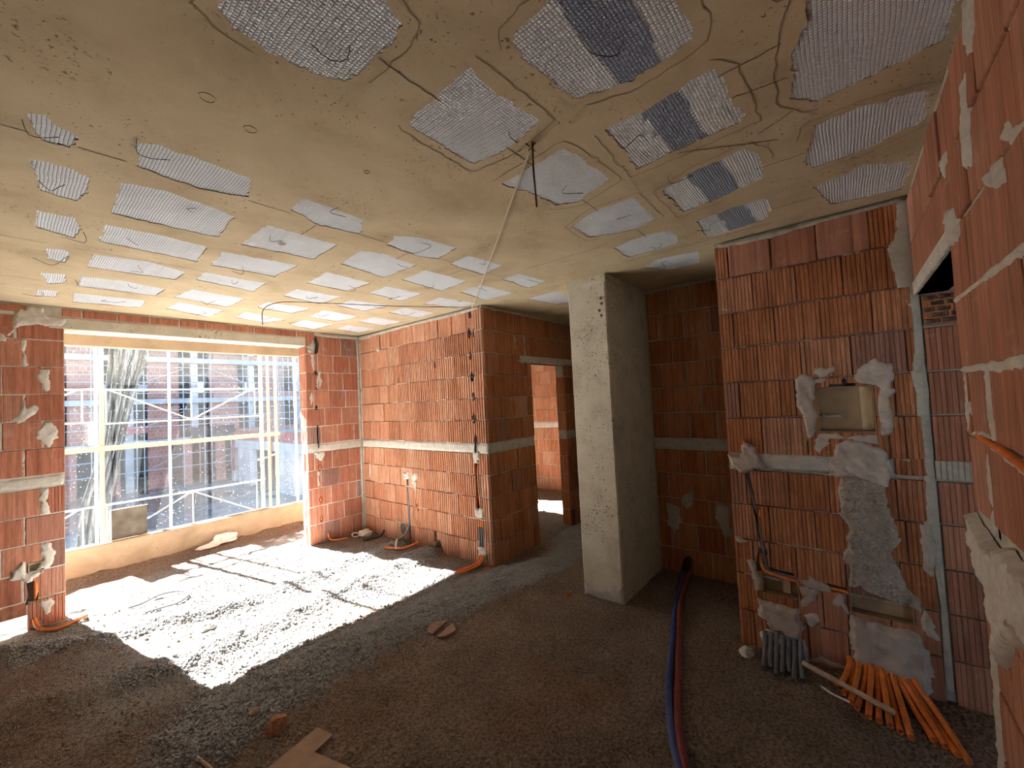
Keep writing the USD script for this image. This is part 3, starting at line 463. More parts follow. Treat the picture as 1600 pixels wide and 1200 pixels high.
# ---- wall_south: the wall by the camera with the doorway beside the pier (y = -0.315)
wS = wall('wall_south'); opS = [sg.box(2.10, -1, 3.11, 2.146)]; linS = sg.box(1.98, 2.14, 3.2, 2.222)
bed(wS, fS, -3.2, 3.11, 0, CEIL, .12, opS)
jS = {11: [2.9, 2.62, 2.39, 2.15, 1.88, 1.60, 1.36, 1.13], 10: [2.3, 2.06, 1.79, 1.55, 1.33, 1.1], 9: [1.875, 1.64, 1.44, 1.2, .97], 8: [1.86, 1.63, 1.40, 1.16], 7: [2.03, 1.75, 1.52, 1.29], 6: [1.89, 1.66, 1.44, 1.2], 5: [1.95, 1.72, 1.5], 4: [1.84, 1.6], 3: [1.95, 1.72], 2: [1.84, 1.6], 1: [1.95, 1.7]}
RS = [-.01, .224, .46, .69, .922, 1.148, None, 1.235, 1.49, 1.715, 1.953, 2.19, 2.42, 2.672]
lay(wS, fS, RS, .3, 3.095, jS, lambda r, u, g: 'plain', 'brick_flat', openings=opS + [linS], seed=91, gap=.006)
obj('concrete_lintel', rbox(1.99, 3.13, -.95, YS + .014, 2.146, 2.216, .004), 'mortar_pale', wS)
for k, (pts, h, m) in enumerate([([(1.97, 2.25), (2.08, 2.27), (2.10, 2.18), (2.0, 2.12), (1.93, 2.16)], .02, 'mortar_pale'), ([(1.66, 2.52), (1.72, 2.53), (1.76, 2.40), (1.79, 2.29), (1.73, 2.27), (1.69, 2.36)], .016, 'mortar_pale'), ([(1.52, 2.68), (1.63, 2.68), (1.66, 2.58), (1.60, 2.52), (1.56, 2.55)], .014, 'mortar_pale'),
    ([(2.02, 2.47), (2.13, 2.48), (2.12, 2.41), (2.04, 2.38)], .012, 'mortar_pale'), ([(1.47, 2.20), (1.62, 2.21), (1.60, 2.17), (1.45, 2.13)], .014, 'mortar_pale'), ([(1.40, 2.24), (1.46, 2.22), (1.35, 2.17), (1.30, 2.20)], .014, 'mortar_pale'),
    ([(2.095, 1.97), (1.9, 1.965), (1.6, 1.965), (1.4, 1.97), (1.2, 1.96), (1.2, 1.94), (1.5, 1.935), (1.8, 1.943), (2.095, 1.94)], .014, 'mortar_pale'), ([(2.095, 1.725), (1.75, 1.73), (1.4, 1.735), (1.2, 1.73), (1.2, 1.70), (1.5, 1.69), (1.85, 1.70), (2.095, 1.70)], .014, 'mortar_pale'),
    ([(2.055, 1.71), (2.03, 1.71), (2.045, 1.50), (2.09, 1.48)], .01, 'mortar_pale'), ([(1.78, 1.70), (1.73, 1.71), (1.725, 1.50), (1.77, 1.48)], .012, 'mortar_pale'), ([(2.10, 1.50), (1.98, 1.49), (1.8, 1.475), (1.5, 1.44), (1.2, 1.42), (1.2, 1.46), (1.5, 1.49), (1.9, 1.52)], .016, 'mortar_pale'),
    ([(2.10, 1.225), (2.02, 1.20), (1.90, 1.19), (1.7, 1.20), (1.3, 1.22), (1.3, 1.06), (1.6, 1.03), (1.78, .92), (1.87, .80), (1.89, .88), (1.93, 1.03), (2.05, 1.06), (2.09, 1.13)], .035, 'mortar_pale'), ([(2.03, .80), (1.98, .82), (2.02, .50), (2.06, .20), (2.08, .25), (2.06, .60)], .014, 'mortar_pale'),
    ([(1.86, 1.45), (1.84, 1.45), (1.83, 1.2), (1.87, 1.2)], .01, 'mortar_pale')]): patch(wS, fS, pts, h, 220 + k, m, floor_w=.004, step=.012)
# ---- walls that close the building round the camera
for nm, b in (('wall_west', (-3.35, -3.2, -.435, 5.453)), ('wall_back', (-3.2, -2.2, -1.7, -1.55)), ('wall_back', (1.15, 3.11, -1.7, -1.55)), ('wall_back', (-2.35, -2.2, -1.55, -.435)), ('wall_back', (3.11, 6.375, -1.0, -.9)), ('wall_passage', (4.0, 6.375, 1.55, 1.868))):
    obj(nm, box(*b, 0, CEIL), 'brick_deep' if nm == 'wall_west' else 'mortar', kind='structure')

# ------------------------------------------------------------------ edge beam, curb
obj('trim_1', rbox(-3.35, 6.5, 6.50, 6.62, -.25, .315, .008), 'concrete_tan', kind='structure'); obj('trim_2', rbox(-3.35, 6.5, 6.50, 6.62, 2.52, 2.72, .006), 'concrete_tan', kind='structure')
# ------------------------------------------------------------------ ceiling with the broken-out foam panels
cl = wall('ceiling')
PAN = [[(.34,1.12),(.36,.95),(.45,.84),(.59,.84),(.66,.86),(.68,.91),(.67,1.15),(.60,1.19),(.51,1.20),(.38,1.19),(.33,1.16)], [(.04,2.03),(.08,1.99),(.10,2.04),(.16,2.07),(.15,2.17),(.08,2.19),(.05,2.12)], [(.29,1.99),(.36,1.93),(.42,1.95),(.46,1.93),(.67,1.95),(.72,2.13),(.54,2.19),(.33,2.16),(.31,2.03)], [(.05,2.38),(.15,2.34),(.21,2.40),(.22,2.56),(.20,2.70),(.09,2.68),(.08,2.55)],
 [(.31,2.35),(.45,2.32),(.60,2.35),(.74,2.40),(.76,2.74),(.32,2.75)], [(.09,2.94),(.21,2.93),(.24,3.08),(.23,3.26),(.09,3.20)], [(.32,2.93),(.54,2.91),(.76,2.94),(.78,3.27),(.33,3.23)], [(.14,3.56),(.21,3.53),(.24,3.62),(.23,3.81),(.16,3.78)], [(.33,3.51),(.55,3.46),(.79,3.56),(.79,3.81),(.33,3.83)], [(.14,4.16),(.25,4.11),(.26,4.37),(.18,4.47)],
 [(.33,4.10),(.56,4.06),(.79,4.15),(.78,4.41),(.33,4.42)], [(.14,4.70),(.25,4.66),(.24,4.92),(.14,4.94)], [(.33,4.66),(.75,4.64),(.77,4.96),(.35,5.04)], [(.90,1.97),(.99,1.96),(1.23,1.98),(1.30,2.15),(1.09,2.20),(.90,2.12)], [(.89,2.39),(1.29,2.39),(1.30,2.73),(.89,2.77)], [(.85,2.97),(1.28,2.92),(1.27,3.28),(.87,3.29)], [(.88,3.49),(1.28,3.49),(1.30,3.80),(.89,3.71)],
 [(.93,4.02),(1.33,4.09),(1.31,4.50),(.90,4.37)], [(.96,4.54),(1.33,4.66),(1.31,5.08),(.94,4.88)], [(1.47,2.04),(1.56,1.96),(1.86,1.93),(1.91,2.17),(1.76,2.22),(1.51,2.19)], [(1.45,2.39),(1.59,2.34),(1.88,2.38),(1.87,2.77),(1.48,2.70)], [(1.49,2.93),(1.88,2.97),(1.85,3.31),(1.51,3.29)], [(1.53,3.51),(1.93,3.52),(1.89,3.87),(1.52,3.79)], [(1.52,4.09),(1.92,4.10),(1.86,4.43),(1.52,4.34)], [(1.51,4.61),(1.94,4.78),(1.85,5.07),(1.51,4.93)],
 [(2.02,1.98),(2.35,1.95),(2.41,2.21),(2.04,2.19)], [(2.00,2.42),(2.44,2.42),(2.47,2.78),(2.01,2.73)], [(2.02,2.97),(2.42,2.97),(2.40,3.30),(2.03,3.23)], [(2.04,3.55),(2.42,3.53),(2.37,3.88),(2.04,3.84)], [(2.04,4.10),(2.48,4.16),(2.41,4.55),(2.06,4.47)], [(2.10,4.66),(2.47,4.74),(2.43,5.16),(2.09,5.02)], [(2.61,2.96),(3.07,2.90),(3.06,3.18),(2.65,3.26)], [(2.61,3.52),(3.0,3.50),(3.02,3.84),(2.6,3.8)], [(2.62,4.1),(3.0,4.12),(2.99,4.46),(2.6,4.4)], [(2.62,4.68),(3.02,4.70),(3.0,5.06),(2.63,5.0)], [(2.60,2.0),(2.95,1.97),(3.0,2.2),(2.62,2.18)], [(2.6,2.42),(3.02,2.40),(3.03,2.76),(2.62,2.7)],
 [(.88,.52),(.99,.40),(1.09,.29),(1.21,.27),(1.25,.29),(1.27,.37),(1.28,.48),(1.23,.65),(1.17,.67),(.98,.68),(.91,.67),(.89,.65)], [(.89,.83),(1.01,.84),(1.07,.84),(1.23,.81),(1.26,.91),(1.28,1.05),(1.26,1.18),(1.10,1.18),(.93,1.17),(.90,1.12)], [(1.41,.28),(1.46,.25),(1.59,.26),(1.77,.24),(1.77,.41),(1.80,.68),(1.57,.65),(1.45,.66),(1.45,.48),(1.42,.36)], [(1.44,.84),(1.55,.82),(1.80,.81),(1.88,1.03),(1.83,1.13),(1.68,1.14),(1.46,1.20)],
 [(1.98,.28),(2.07,.24),(2.30,.25),(2.38,.42),(2.42,.66),(2.09,.66),(2.00,.47)], [(2.05,.80),(2.40,.81),(2.45,.97),(2.35,1.22),(2.13,1.21),(2.04,1.03)], [(2.57,.28),(2.75,.28),(2.91,.34),(2.94,.66),(2.61,.64),(2.58,.47)], [(2.62,.81),(2.87,.81),(2.92,.94),(2.91,1.20),(2.65,1.19),(2.58,.96)], [(3.18,.79),(3.46,.85),(3.49,1.07),(3.25,1.22),(3.12,1.06)],
 [(1.34,.02),(1.44,-.12),(1.58,-.29),(1.78,-.29),(1.81,-.16),(1.84,.03),(1.75,.09),(1.61,.07),(1.52,.07),(1.42,.03)], [(2.04,-.28),(2.27,-.29),(2.37,-.11),(2.39,.07),(2.29,.09),(2.00,.04),(1.99,-.10)], [(2.66,-.29),(3.0,-.28),(2.95,.01),(2.62,.07),(2.53,-.12)], [(.90,-.29),(1.22,-.28),(1.24,.05),(.93,.08)], [(3.3,2.1),(3.75,2.08),(3.78,2.4),(3.32,2.45)]]
class Up(Frame):
    def __init__(s, z): s.z = z
    def __call__(s, a):
        a = np.asarray(a, float).reshape(-1, 3); return np.c_[a[:, 0], a[:, 1], s.z - a[:, 2]]
    def flip(s): return True
fU = Up(CEIL)
polys = [ragged(p, .004, .014, 300 + k, 1.1) for k, p in enumerate(PAN)]
plan = sg.box(-3.35, -1.7, 6.5, 6.52)
lower = plan.difference(unary_union([p.buffer(.002) for p in polys]))
obj('ceiling_slab', cat_([extrude(lower, -.02, 0.0, fU), extrude(sg.box(-3.35, -1.7, 6.5, 6.62), -.30, -.02, fU)]), 'ceiling_concrete', cl)
for k, p in enumerate(polys):
    if p.centroid.distance(sg.Point(.9, .5)) < 1.5:
        rr = np.random.default_rng(k); ring = sg.Polygon(PAN[k]).convex_hull.buffer(.045, join_style=2).exterior; n = 40; a0 = rr.uniform(0, 1)
        q = np.array([ring.interpolate((a0 + .75 * t) % 1, normalized=True).coords[0] for t in np.linspace(0, 1, n)]) + rr.normal(0, .004, (n, 2))
        obj('cement_edge', fU.put(*lumps(sg.LineString(q).buffer(.0022), .01, .004, 700 + k, 50, .002, floor_w=.0016)), 'ceiling_stain', cl)
stripe = sg.box(.85, .375, 3.0, .52)
def foam_mesh(poly, k, near):
    x0, y0, x1, y1 = poly.bounds; st = .0028 if near else .02
    import shapely
    xs, ys = np.arange(x0 - .004, x1 + .004 + st, st), np.arange(y0 - .004, y1 + .004 + st, st); gx, gy = np.meshgrid(xs, ys); p = np.c_[gx.ravel(), gy.ravel()]
    q = np.c_[p, np.full(len(p), k * 3.1)]
    w = -.008 + .008 * meshkit.fbm(q * 9, 2, k)
    if near:
        d = .016 * (np.stack([meshkit.fbm(q * 5, 2, 7), meshkit.fbm(q * 5, 2, 8)], 1) - .5)
        s = np.minimum(np.abs(np.sin((p[:, 0] + d[:, 0]) * 140)), np.abs(np.sin((p[:, 1] + d[:, 1]) * 280)) * .4 + .6)
        w += .003 * np.sqrt(s)
    nx = len(xs); i = np.arange(len(ys) - 1)[:, None] * nx + np.arange(nx - 1)[None]; i = i.ravel()
    f = np.vstack([np.c_[i, i + 1, i + nx + 1], np.c_[i, i + nx + 1, i + nx]])
    c = p[f].mean(1); f = f[shapely.contains_xy(poly.buffer(.006), c[:, 0], c[:, 1])]
    keep = np.unique(f); re = np.full(len(p), -1); re[keep] = np.arange(len(keep))
    return fU.put(np.c_[p, w][keep], re[f])
for k, p in enumerate(polys):
    near = p.centroid.distance(sg.Point(.5, .4)) < 1.05
    a = p.difference(stripe) if p.intersects(stripe) else p
    ms = [foam_mesh(g, k, near) for g in getattr(a, 'geoms', [a]) if g.area > 1e-4]
    pn = obj('foam_panel', cat_(ms), 'foam', cl, smooth=True)
    if p.intersects(stripe):
        b = p.intersection(stripe); b = max(b.geoms, key=lambda g: g.area) if hasattr(b, 'geoms') else b
        obj('foam_strip', foam_mesh(b, k + 90, near), 'foam_blue', cl, smooth=True, label='blue-grey strip across the foam panel')
rng = np.random.default_rng(9)
for (x0, y0, x1, y1) in [(-.3, 2.152, .05, 2.152), (.16, 2.15, .30, 2.145), (.72, 2.157, .92, 2.16), (1.30, 2.157, 1.50, 2.155), (1.9, 2.152, 2.05, 2.15), (2.4, 2.14, 2.65, 2.14), (-.2, 3.44, .14, 3.44), (.24, 3.44, .9, 3.45), (-.1, 4.36, .15, 4.37), (.26, 4.38, .9, 4.40), (1.3, 4.4, 2.0, 4.41),
                         (.68, 1.0, .92, 1.0), (1.26, 1.0, 1.45, 1.0), (1.86, 1.0, 2.05, 1.0), (1.80, .50, 2.0, .16), (1.45, .09, 1.46, .27), (2.2, .08, 2.2, .27), (2.45, .95, 2.62, .95), (2.75, .07, 2.75, .27), (1.83, .09, 1.9, .22), (1.07, 2.2, 1.07, 2.39), (1.69, 2.2, 1.69, 2.36), (2.2, 2.2, 2.2, 2.42), (2.98, .3, 2.98, 1.3), (2.55, 1.22, 2.55, 1.9), (1.62, .09, 1.6, .25), (.40, .5, .45, .84)]:
    n = 14; t = np.linspace(0, 1, n); c = np.c_[x0 + (x1 - x0) * t, y0 + (y1 - y0) * t] + rng.normal(0, .0018, (n, 2)); obj('board_seam', fU.put(*lumps(sg.LineString(c).buffer(.0022), .01, .004, int(1e4 * x0) % 997, 50, .002, floor_w=.0016)), 'dark_seam', cl)
for x, y, r in [(.404, 1.53, .024), (.55, 1.60, .022), (1.05, 2.60, .02), (.98, 1.55, .014)]:
    m = trimesh.creation.annulus(r * .82, r, .004, sections=20); m.apply_translation([x, y, CEIL]); obj('cone_mark', m, 'ceiling_concrete', cl)
for k in range(46):      # loose ends of tie wire that stick out of the panels
    c = np.array(PAN[k % len(PAN)]).mean(0) + rng.normal(0, .07, 2); a = rng.uniform(0, 6.3); L = rng.uniform(.05, .17); b = a + rng.normal(0, .9)
    pts = [(c[0], c[1], 2.706), (c[0] + L * .4 * math.cos(a), c[1] + L * .4 * math.sin(a), 2.688), (c[0] + L * .7 * math.cos(b), c[1] + L * .7 * math.sin(b), 2.69 - rng.uniform(0, .02)), (c[0] + L * math.cos(b + .5), c[1] + L * math.sin(b + .5), 2.694)]
    obj('tie_wire', tube(pts, .0014, 5, .02), 'tie_wire', cl)

# ------------------------------------------------------------------ floor
def line_d(P, path):
    d = np.full(len(P), 9.0)
    for a, b in zip(np.array(path[:-1]), np.array(path[1:])):
        t = np.clip(((P - a) @ (b - a)) / ((b - a) @ (b - a)), 0, 1); d = np.minimum(d, np.linalg.norm(P - a - t[:, None] * (b - a), axis=1))
    return d
R1 = [(-2, 5.05), (-.04, 5.0), (.21, 4.75), (.48, 4.50), (.82, 4.45), (1.17, 4.30), (1.51, 4.28), (2.09, 4.30), (2.51, 4.36), (3.1, 4.36)]
R2 = [(-2, 4.0), (-.03, 3.9), (.36, 3.72), (.67, 3.68), (1.29, 3.66), (1.8, 3.73), (2.26, 3.77), (2.67, 3.78), (3.1, 3.86)]
R3 = [(-2, 2.3), (.4, 2.72), (1.03, 2.80), (1.37, 2.84), (2.23, 2.72), (2.87, 2.62), (3.6, 2.42), (4.07, 2.5), (4.45, 2.9), (4.8, 3.4), (5.2, 3.8)]
def relief(P):
    q = np.c_[P, np.zeros(len(P))]
    wob = .06 * (meshkit.fbm(q * 3, 2, 3) - .5)
    g1 = np.exp(-((line_d(P, R1) + wob) / .10) ** 2); g2 = np.exp(-((line_d(P, R2) + wob) / .14) ** 2); g3 = np.exp(-((line_d(P, R3) + wob) / .24) ** 2)
    lump = meshkit.fbm(q * 11, 3, 5)
    z = .022 * (meshkit.fbm(q * 1.3, 3, 1) - .5) + .022 * (lump - .5) + .009 * (meshkit.fbm(q * 30, 2, 44) - .5) + .042 * g1 * (.7 + .6 * lump) + .05 * g2 * (.7 + .6 * lump) + .035 * g3 * (.6 + .8 * lump)
    near = (P[:, 0] < 1.6) & (P[:, 1] < 4.9)
    z += .02 * (meshkit.fbm(np.c_[P[:, 0] * 5 + P[:, 1] * 2, P[:, 1] * 16, q[:, 2]], 3, 8) - .5) * np.exp(-((P[:, 0] - .3) / 1.2) ** 2)
    z += .05 * np.exp(-((P[:, 1] - 6.5) / .13) ** 2) * meshkit.fbm(q * 6, 2, 9)
    grit = np.clip(1.25 * g1 + 1.2 * g2 + 1.25 * g3 + .9 * (meshkit.fbm(q * 2.2, 3, 12) - .5) + .35 * ((P[:, 1] > 2.9) & (P[:, 1] < 5.25) & (P[:, 0] < 3)), 0, 1)
    grit *= np.clip((P[:, 0] + 6 * (P[:, 1] > 4.6) - .25) / .45, .25, 1) * np.clip((5.9 - P[:, 1]) / .3, 0, 1) * (1 - np.exp(-(((P[:, 0] - 2.85) / .35) ** 2 + ((P[:, 1] - 5.05) / .3) ** 2)))
    return z, np.clip((grit - .25) / .5, 0, 1)
def fz(x, y): return float(relief(np.array([[x, y]], float))[0][0])
def fine(p): return .009 * (meshkit.fbm(p * 55, 2, 21) - .5)
gx = np.unique(np.r_[np.arange(-3.2, 0, .06), np.arange(0, 3.2, .0125), np.arange(3.2, 6.45, .04)]); gy = np.unique(np.r_[np.arange(-1.6, .2, .06), np.arange(.2, 5.3, .015), np.arange(5.3, 6.53, .03)])
X, Y = np.meshgrid(gx, gy); P = np.c_[X.ravel(), Y.ravel()]; Zf, G = relief(P); Zf = Zf + fine(np.c_[P, 0 * Zf]) * (1 + 1.2 * G)
nx = len(gx); i = (np.arange(len(gy) - 1)[:, None] * nx + np.arange(nx - 1)[None]).ravel()
F = np.vstack([np.c_[i, i + 1, i + nx + 1], np.c_[i, i + nx + 1, i + nx]])
fl = obj('floor', (np.c_[P, Zf], F), 'floor_dirt', smooth=True, kind='structure')
SC = np.clip((P[:, 1] - 3.0 + .3 * (meshkit.fbm(np.c_[P * 3, 0 * Zf], 3, 33) - .5)) / .35, 0, 1) * np.clip((6.0 - P[:, 1]) / .2, 0, 1) * np.clip((P[:, 0] - .15) / .3 + 3 * (P[:, 1] > 4.9), 0, 1) * np.clip((3.0 - P[:, 0]) / .2, 0, 1) * np.clip(1.15 * meshkit.fbm(np.c_[P * 4, 0 * Zf], 3, 35) + .3, 0, 1) * (1 - np.exp(-(((P[:, 0] - 2.85) / .35) ** 2 + ((P[:, 1] - 5.05) / .3) ** 2)))
UsdGeom.PrimvarsAPI(fl).CreatePrimvar('screed', Sdf.ValueTypeNames.FloatArray, 'vertex').Set(Vt.FloatArray.FromNumpy(SC.astype(np.float32)))
UsdGeom.PrimvarsAPI(fl).CreatePrimvar('grit', Sdf.ValueTypeNames.FloatArray, 'vertex').Set(Vt.FloatArray.FromNumpy(G.astype(np.float32)))
obj('floor_slab', box(-3.35, 6.5, -1.7, 6.5, -.30, -.06), 'concrete', kind='structure')
def scatter(name, n, size, keep, mat_, seed, label, cat):
    rng = np.random.default_rng(seed); p = np.c_[rng.uniform(.0, 5.0, n * 5), rng.uniform(.6, 5.24, n * 5)]
    z, g = relief(p); d = np.linalg.norm(p, axis=1)
    ok = (rng.random(len(p)) < keep(g, d)) & ~((p[:, 0] > 3.05) & (p[:, 1] > 2.85)) & ~((p[:, 0] > 3.02) & (p[:, 1] < 1.95)); p, z = p[ok][:n], z[ok][:n]
    pi = UsdGeom.PointInstancer.Define(stage, under(None, name)); tag(pi.GetPrim(), label, cat, kind='stuff')
    for k in range(3):
        s = trimesh.creation.icosphere(1, 1.0); v = np.array(s.vertices); v *= 1 + .35 * (meshkit.noise(v * 1.4 + k * 9, k)[:, None] - .5) * 2; v *= [1, .8, .6]
        usdkit.mesh(stage, f'{pi.GetPath()}/grain_{k + 1:03d}', (v, np.array(s.faces)), MAT[mat_], smooth=(name != 'gravel'))
    pi.CreatePrototypesRel().SetTargets([Sdf.Path(f'{pi.GetPath()}/grain_{k + 1:03d}') for k in range(3)])
    r = size[0] + (size[1] - size[0]) * rng.random(len(p)) ** 2.5
    pi.CreatePositionsAttr(Vt.Vec3fArray.FromNumpy(np.c_[p, z + r * .25].astype(np.float32))); pi.CreateProtoIndicesAttr(Vt.IntArray.FromNumpy(rng.integers(0, 3, len(p)).astype(np.int32)))
    pi.CreateScalesAttr(Vt.Vec3fArray.FromNumpy(np.c_[r, r, r].astype(np.float32)))
    q = rng.normal(size=(len(p), 4)); q[:, 1:3] *= .35; q /= np.linalg.norm(q, axis=1, keepdims=True)
    pi.CreateOrientationsAttr(Vt.QuathArray([Gf.Quath(float(a), float(b), float(c), float(d)) for a, b, c, d in q]))
scatter('gravel', 52000, (.0045, .0115), lambda g, d: g ** 1.5, 'stone', 1, 'grey gravel heaped in ridges over the pipes on the floor', 'gravel')
scatter('dirt', 6500, (.0025, .0125), lambda g, d: (1 - g) * .9, 'clod', 2, 'brown crumbs of dirt scattered over the bare floor', 'dirt')

# ------------------------------------------------------------------ things on walls and floor
def cond(pts, r, mat_, label, cat='conduit', corr=.10, step=.006, n=9, group=None, name='conduit', hollow=True):
    return obj(name, tube(pts, r, n, step, corr, hollow), mat_, None, smooth=60, label=label, cat=cat, group=group)
def frame_box(fr, u0, u1, z0, z1, depth, t=.006, proud=.006):
    return unary_union([sg.box(u0 - t, z0 - t, u1 + t, z1 + t).difference(sg.box(u0, z0, u1, z1))]), depth
def junction(fr, u0, u1, z0, z1, label, m_in='box_pale', m_rim='mortar_pale', depth=.055, name='junction_box', divider=None, t=.005):
    g = thing(name, label, 'electrical box', fr([(u0, z0, 0)])[0])
    rim = sg.box(u0, z0, u1, z1).difference(sg.box(u0 + t, z0 + t, u1 - t, z1 - t))
    obj('back_plate', extrude(sg.box(u0 + .002, z0 + .002, u1 - .002, z1 - .002), -depth, -depth + .006, fr), m_in, g); obj('rim', extrude(rim, -depth + .004, .012, fr), m_rim, g)
    if divider: obj('flap', extrude(sg.box(*divider), -depth + .007, -depth + .012, fr), 'box_pale', g)
    return g
junction(fN, .104, .192, .47, .542, 'small wooden-backed socket box in the pier beside the black net'); junction(fN, 2.475, 2.555, 1.065, 1.132, 'socket box just under the concrete belt on the pier by the corner')
junction(fB, 4.287, 4.333, .778, .847, 'narrow socket box of the pair at waist height, above the grey conduit'); junction(fB, 4.105, 4.187, .768, .837, 'wider socket box of the pair at waist height, above orange conduits')
junction(fB, 3.053, 3.122, 1.075, 1.147, 'switch box under the belt at the outer wall corner', m_in='box_pale'); junction(fB, 3.035, 3.105, .49, .556, 'low socket box at the outer wall corner above three conduits')
junction(fD, -.106, .156, 1.402, 1.67, 'large empty electrical niche box lined with brown board, under a black slot', 'box_board', 'box_dark', .065, 'electrical_niche', (-.10, 1.41, -.045, 1.665))
junction(fD, .318, .518, .36, .488, 'shallow box with wood pieces above the grey conduit bundle', 'box_dark', 'box_dark', .06, 'electrical_niche', (.37, .365, .41, .485)); junction(fD, -.195, .076, .36, .472, 'wide brown box under the rough stucco channel', 'box_board', 'box_dark', .06, 'electrical_niche')
W = lambda fr, pts: [tuple(fr([p])[0]) for p in pts]
# window pier conduits
cond(W(fN, [(2.515, 2.64, -.02), (2.517, 2.52, .008), (2.52, 2.42, -.02)]), .010, 'black_plastic', 'black conduit in the slot at the window lintel', corr=0)
for k, (z, lb) in enumerate([(2.165, 'upper'), (1.975, 'second'), (1.72, 'third'), (1.47, 'lowest')]): cond(W(fN, [(2.505, z + .05, -.04), (2.507, z, .002), (2.505, z - .05, -.04)]), .009, 'black_plastic', f'{lb} black conduit loop showing through the window pier above the belt', corr=0)
cond(W(fN, [(2.503, 1.43, -.02), (2.507, 1.33, .008), (2.512, 1.23, .012), (2.51, 1.20, .006)]), .008, 'black_plastic', 'long black conduit crossing down to the belt on the window pier', corr=0)
for k, (z, lb) in enumerate([(.95, 'under the socket box'), (.74, 'at knee height'), (.55, 'in the middle gap'), (.31, 'nearest the floor')]): cond(W(fN, [(2.527, z + .06, -.035), (2.522, z, .004), (2.525, z - .05, -.04)]), .011, 'orange_plastic', f'orange conduit showing in the window pier {lb}')
cond([(2.60, 5.285, .10), (2.605, 5.24, .035), (2.66, 5.17, .022), (2.78, 5.13, .02)], .012, 'orange_plastic', 'orange conduit curling out of the window pier onto the floor')
cond(W(fN, [(.135, .43, -.03), (.142, .37, .004), (.145, .30, .004), (.138, .23, -.03)]), .012, 'orange_plastic', 'orange conduit upright in the slot under the pier socket box')
cond([(.135, 5.29, .09), (.16, 5.22, fz(.16, 5.22) + .03), (.24, 5.13, fz(.24, 5.13) + .015), (.33, 5.14, fz(.33, 5.14) + .015), (.43, 5.17, fz(.43, 5.17) + .02)], .016, 'orange_plastic', 'thick orange conduit bending from the pier base into the sunlight')
# east wall conduits
for k, (u, z, lb) in enumerate([(3.085, 2.63, 'at the ceiling'), (3.105, 2.43, 'one course below the ceiling'), (3.095, 2.19, 'two courses below the ceiling'), (3.08, 1.96, 'three courses below the ceiling'), (3.075, 1.75, 'four courses below the ceiling'), (3.08, 1.52, 'five courses below the ceiling')]):
    cond(W(fB, [(u + .004, z + .06, -.045), (u, z, .004), (u - .005, z - .05, -.045)]), .010, 'black_plastic', f'black conduit loop in the corner chase {lb}', corr=0)
cond(W(fB, [(3.07, 1.40, -.03), (3.068, 1.30, .012), (3.075, 1.2, .024), (3.08, 1.16, .02)]), .009, 'black_plastic', 'black conduit crossing over the belt at the wall corner', corr=0)
for k, (u, m, r, lb) in enumerate([(3.072, 'orange_plastic', .010, 'dark orange conduit upright under the corner switch box'), (3.045, 'grey_plastic', .012, 'grey conduit upright beside it under the corner switch box')]): cond(W(fB, [(u, 1.07, -.03), (u, .98, -.005), (u + .002, .80, -.004), (u, .56, -.02)]), r, m, lb)
for k, u in enumerate((3.035, 3.062, 3.09)):
    cond(W(fB, [(u, .48, -.03), (u, .40, -.004), (u + .002, .25, -.004), (u + .002, .12, .0)]), .010, 'grey_plastic', f'{("inner", "middle", "outer")[k]} of three grey conduits between low socket box and floor')
    cond(W(fB, [(u + .002, .475, -.02), (u, .43, .004), (u, .38, -.005)]), .011, 'orange_plastic', f'short orange sleeve on the {("inner", "middle", "outer")[k]} conduit below the low socket box')
for k, (y0, x1, y1) in enumerate([(3.01, 2.78, 3.05), (3.04, 2.79, 3.09), (3.07, 2.81, 3.13)]):
    cond([(3.10, y0, .10), (3.05, y0 + .01, fz(3.0, y0) + .03), (2.92, (y0 + y1) / 2, fz(2.92, y0) + .026), (x1, y1, fz(x1, y1) + .024)], .0125, 'orange_plastic', f'{("first", "second", "third")[k]} of three orange conduits lying out from the wall corner, counted from the passage')
cond(W(fB, [(4.29, .77, -.03), (4.285, .6, .0), (4.285, .4, .0), (4.28, .25, .006), (4.30, .13, .05), (4.36, .05, .14), (4.43, .03, .28), (4.47, .02, .42)]), .0135, 'grey_plastic', 'long grey conduit bending from the waist-high box down to the floor', corr=.06)
for k, (u, z) in enumerate([(4.125, .52), (4.09, .46), (4.13, .26), (4.075, .24)]): cond(W(fB, [(u + .005, z + .06, -.035), (u, z, .004), (u - .005, z - .05, -.035)]), .0095, 'orange_plastic', f'orange conduit in the {("highest", "second", "third", "lowest")[k]} gap below the waist-high boxes')
cond(W(fB, [(4.15, .70, -.02), (4.14, .64, .0), (4.13, .57, -.01)]), .010, 'grey_plastic', 'short grey conduit under the wider waist-high box'); cond(W(fB, [(4.105, .70, -.02), (4.10, .64, .0), (4.10, .5, -.01)]), .010, 'grey_plastic', 'second short grey conduit under the wider waist-high box')
cond([(3.10, 4.09, .06), (3.0, 4.12, fz(3.0, 4.12) + .03), (2.9, 4.2, fz(2.9, 4.2) + .02), (2.78, 4.3, fz(2.78, 4.3) + .02)], .0135, 'orange_plastic', 'orange conduit lying on gravel below the waist-high boxes')
cond([(2.97, 4.33, fz(2.97, 4.33) + .035), (2.90, 4.25, fz(2.9, 4.25) + .055), (2.84, 4.17, fz(2.84, 4.17) + .05)], .013, 'pale_pipe', 'short white pipe lying across the orange conduit', 'pipe', corr=0)
cond([(3.09, 4.78, .09), (3.03, 4.77, fz(3.03, 4.77) + .03), (2.92, 4.82, fz(2.92, 4.82) + .018), (2.84, 4.87, fz(2.84, 4.87) + .016)], .015, 'black_plastic', 'black pipe stub lying at the wall foot near the white bag', 'pipe', corr=0)
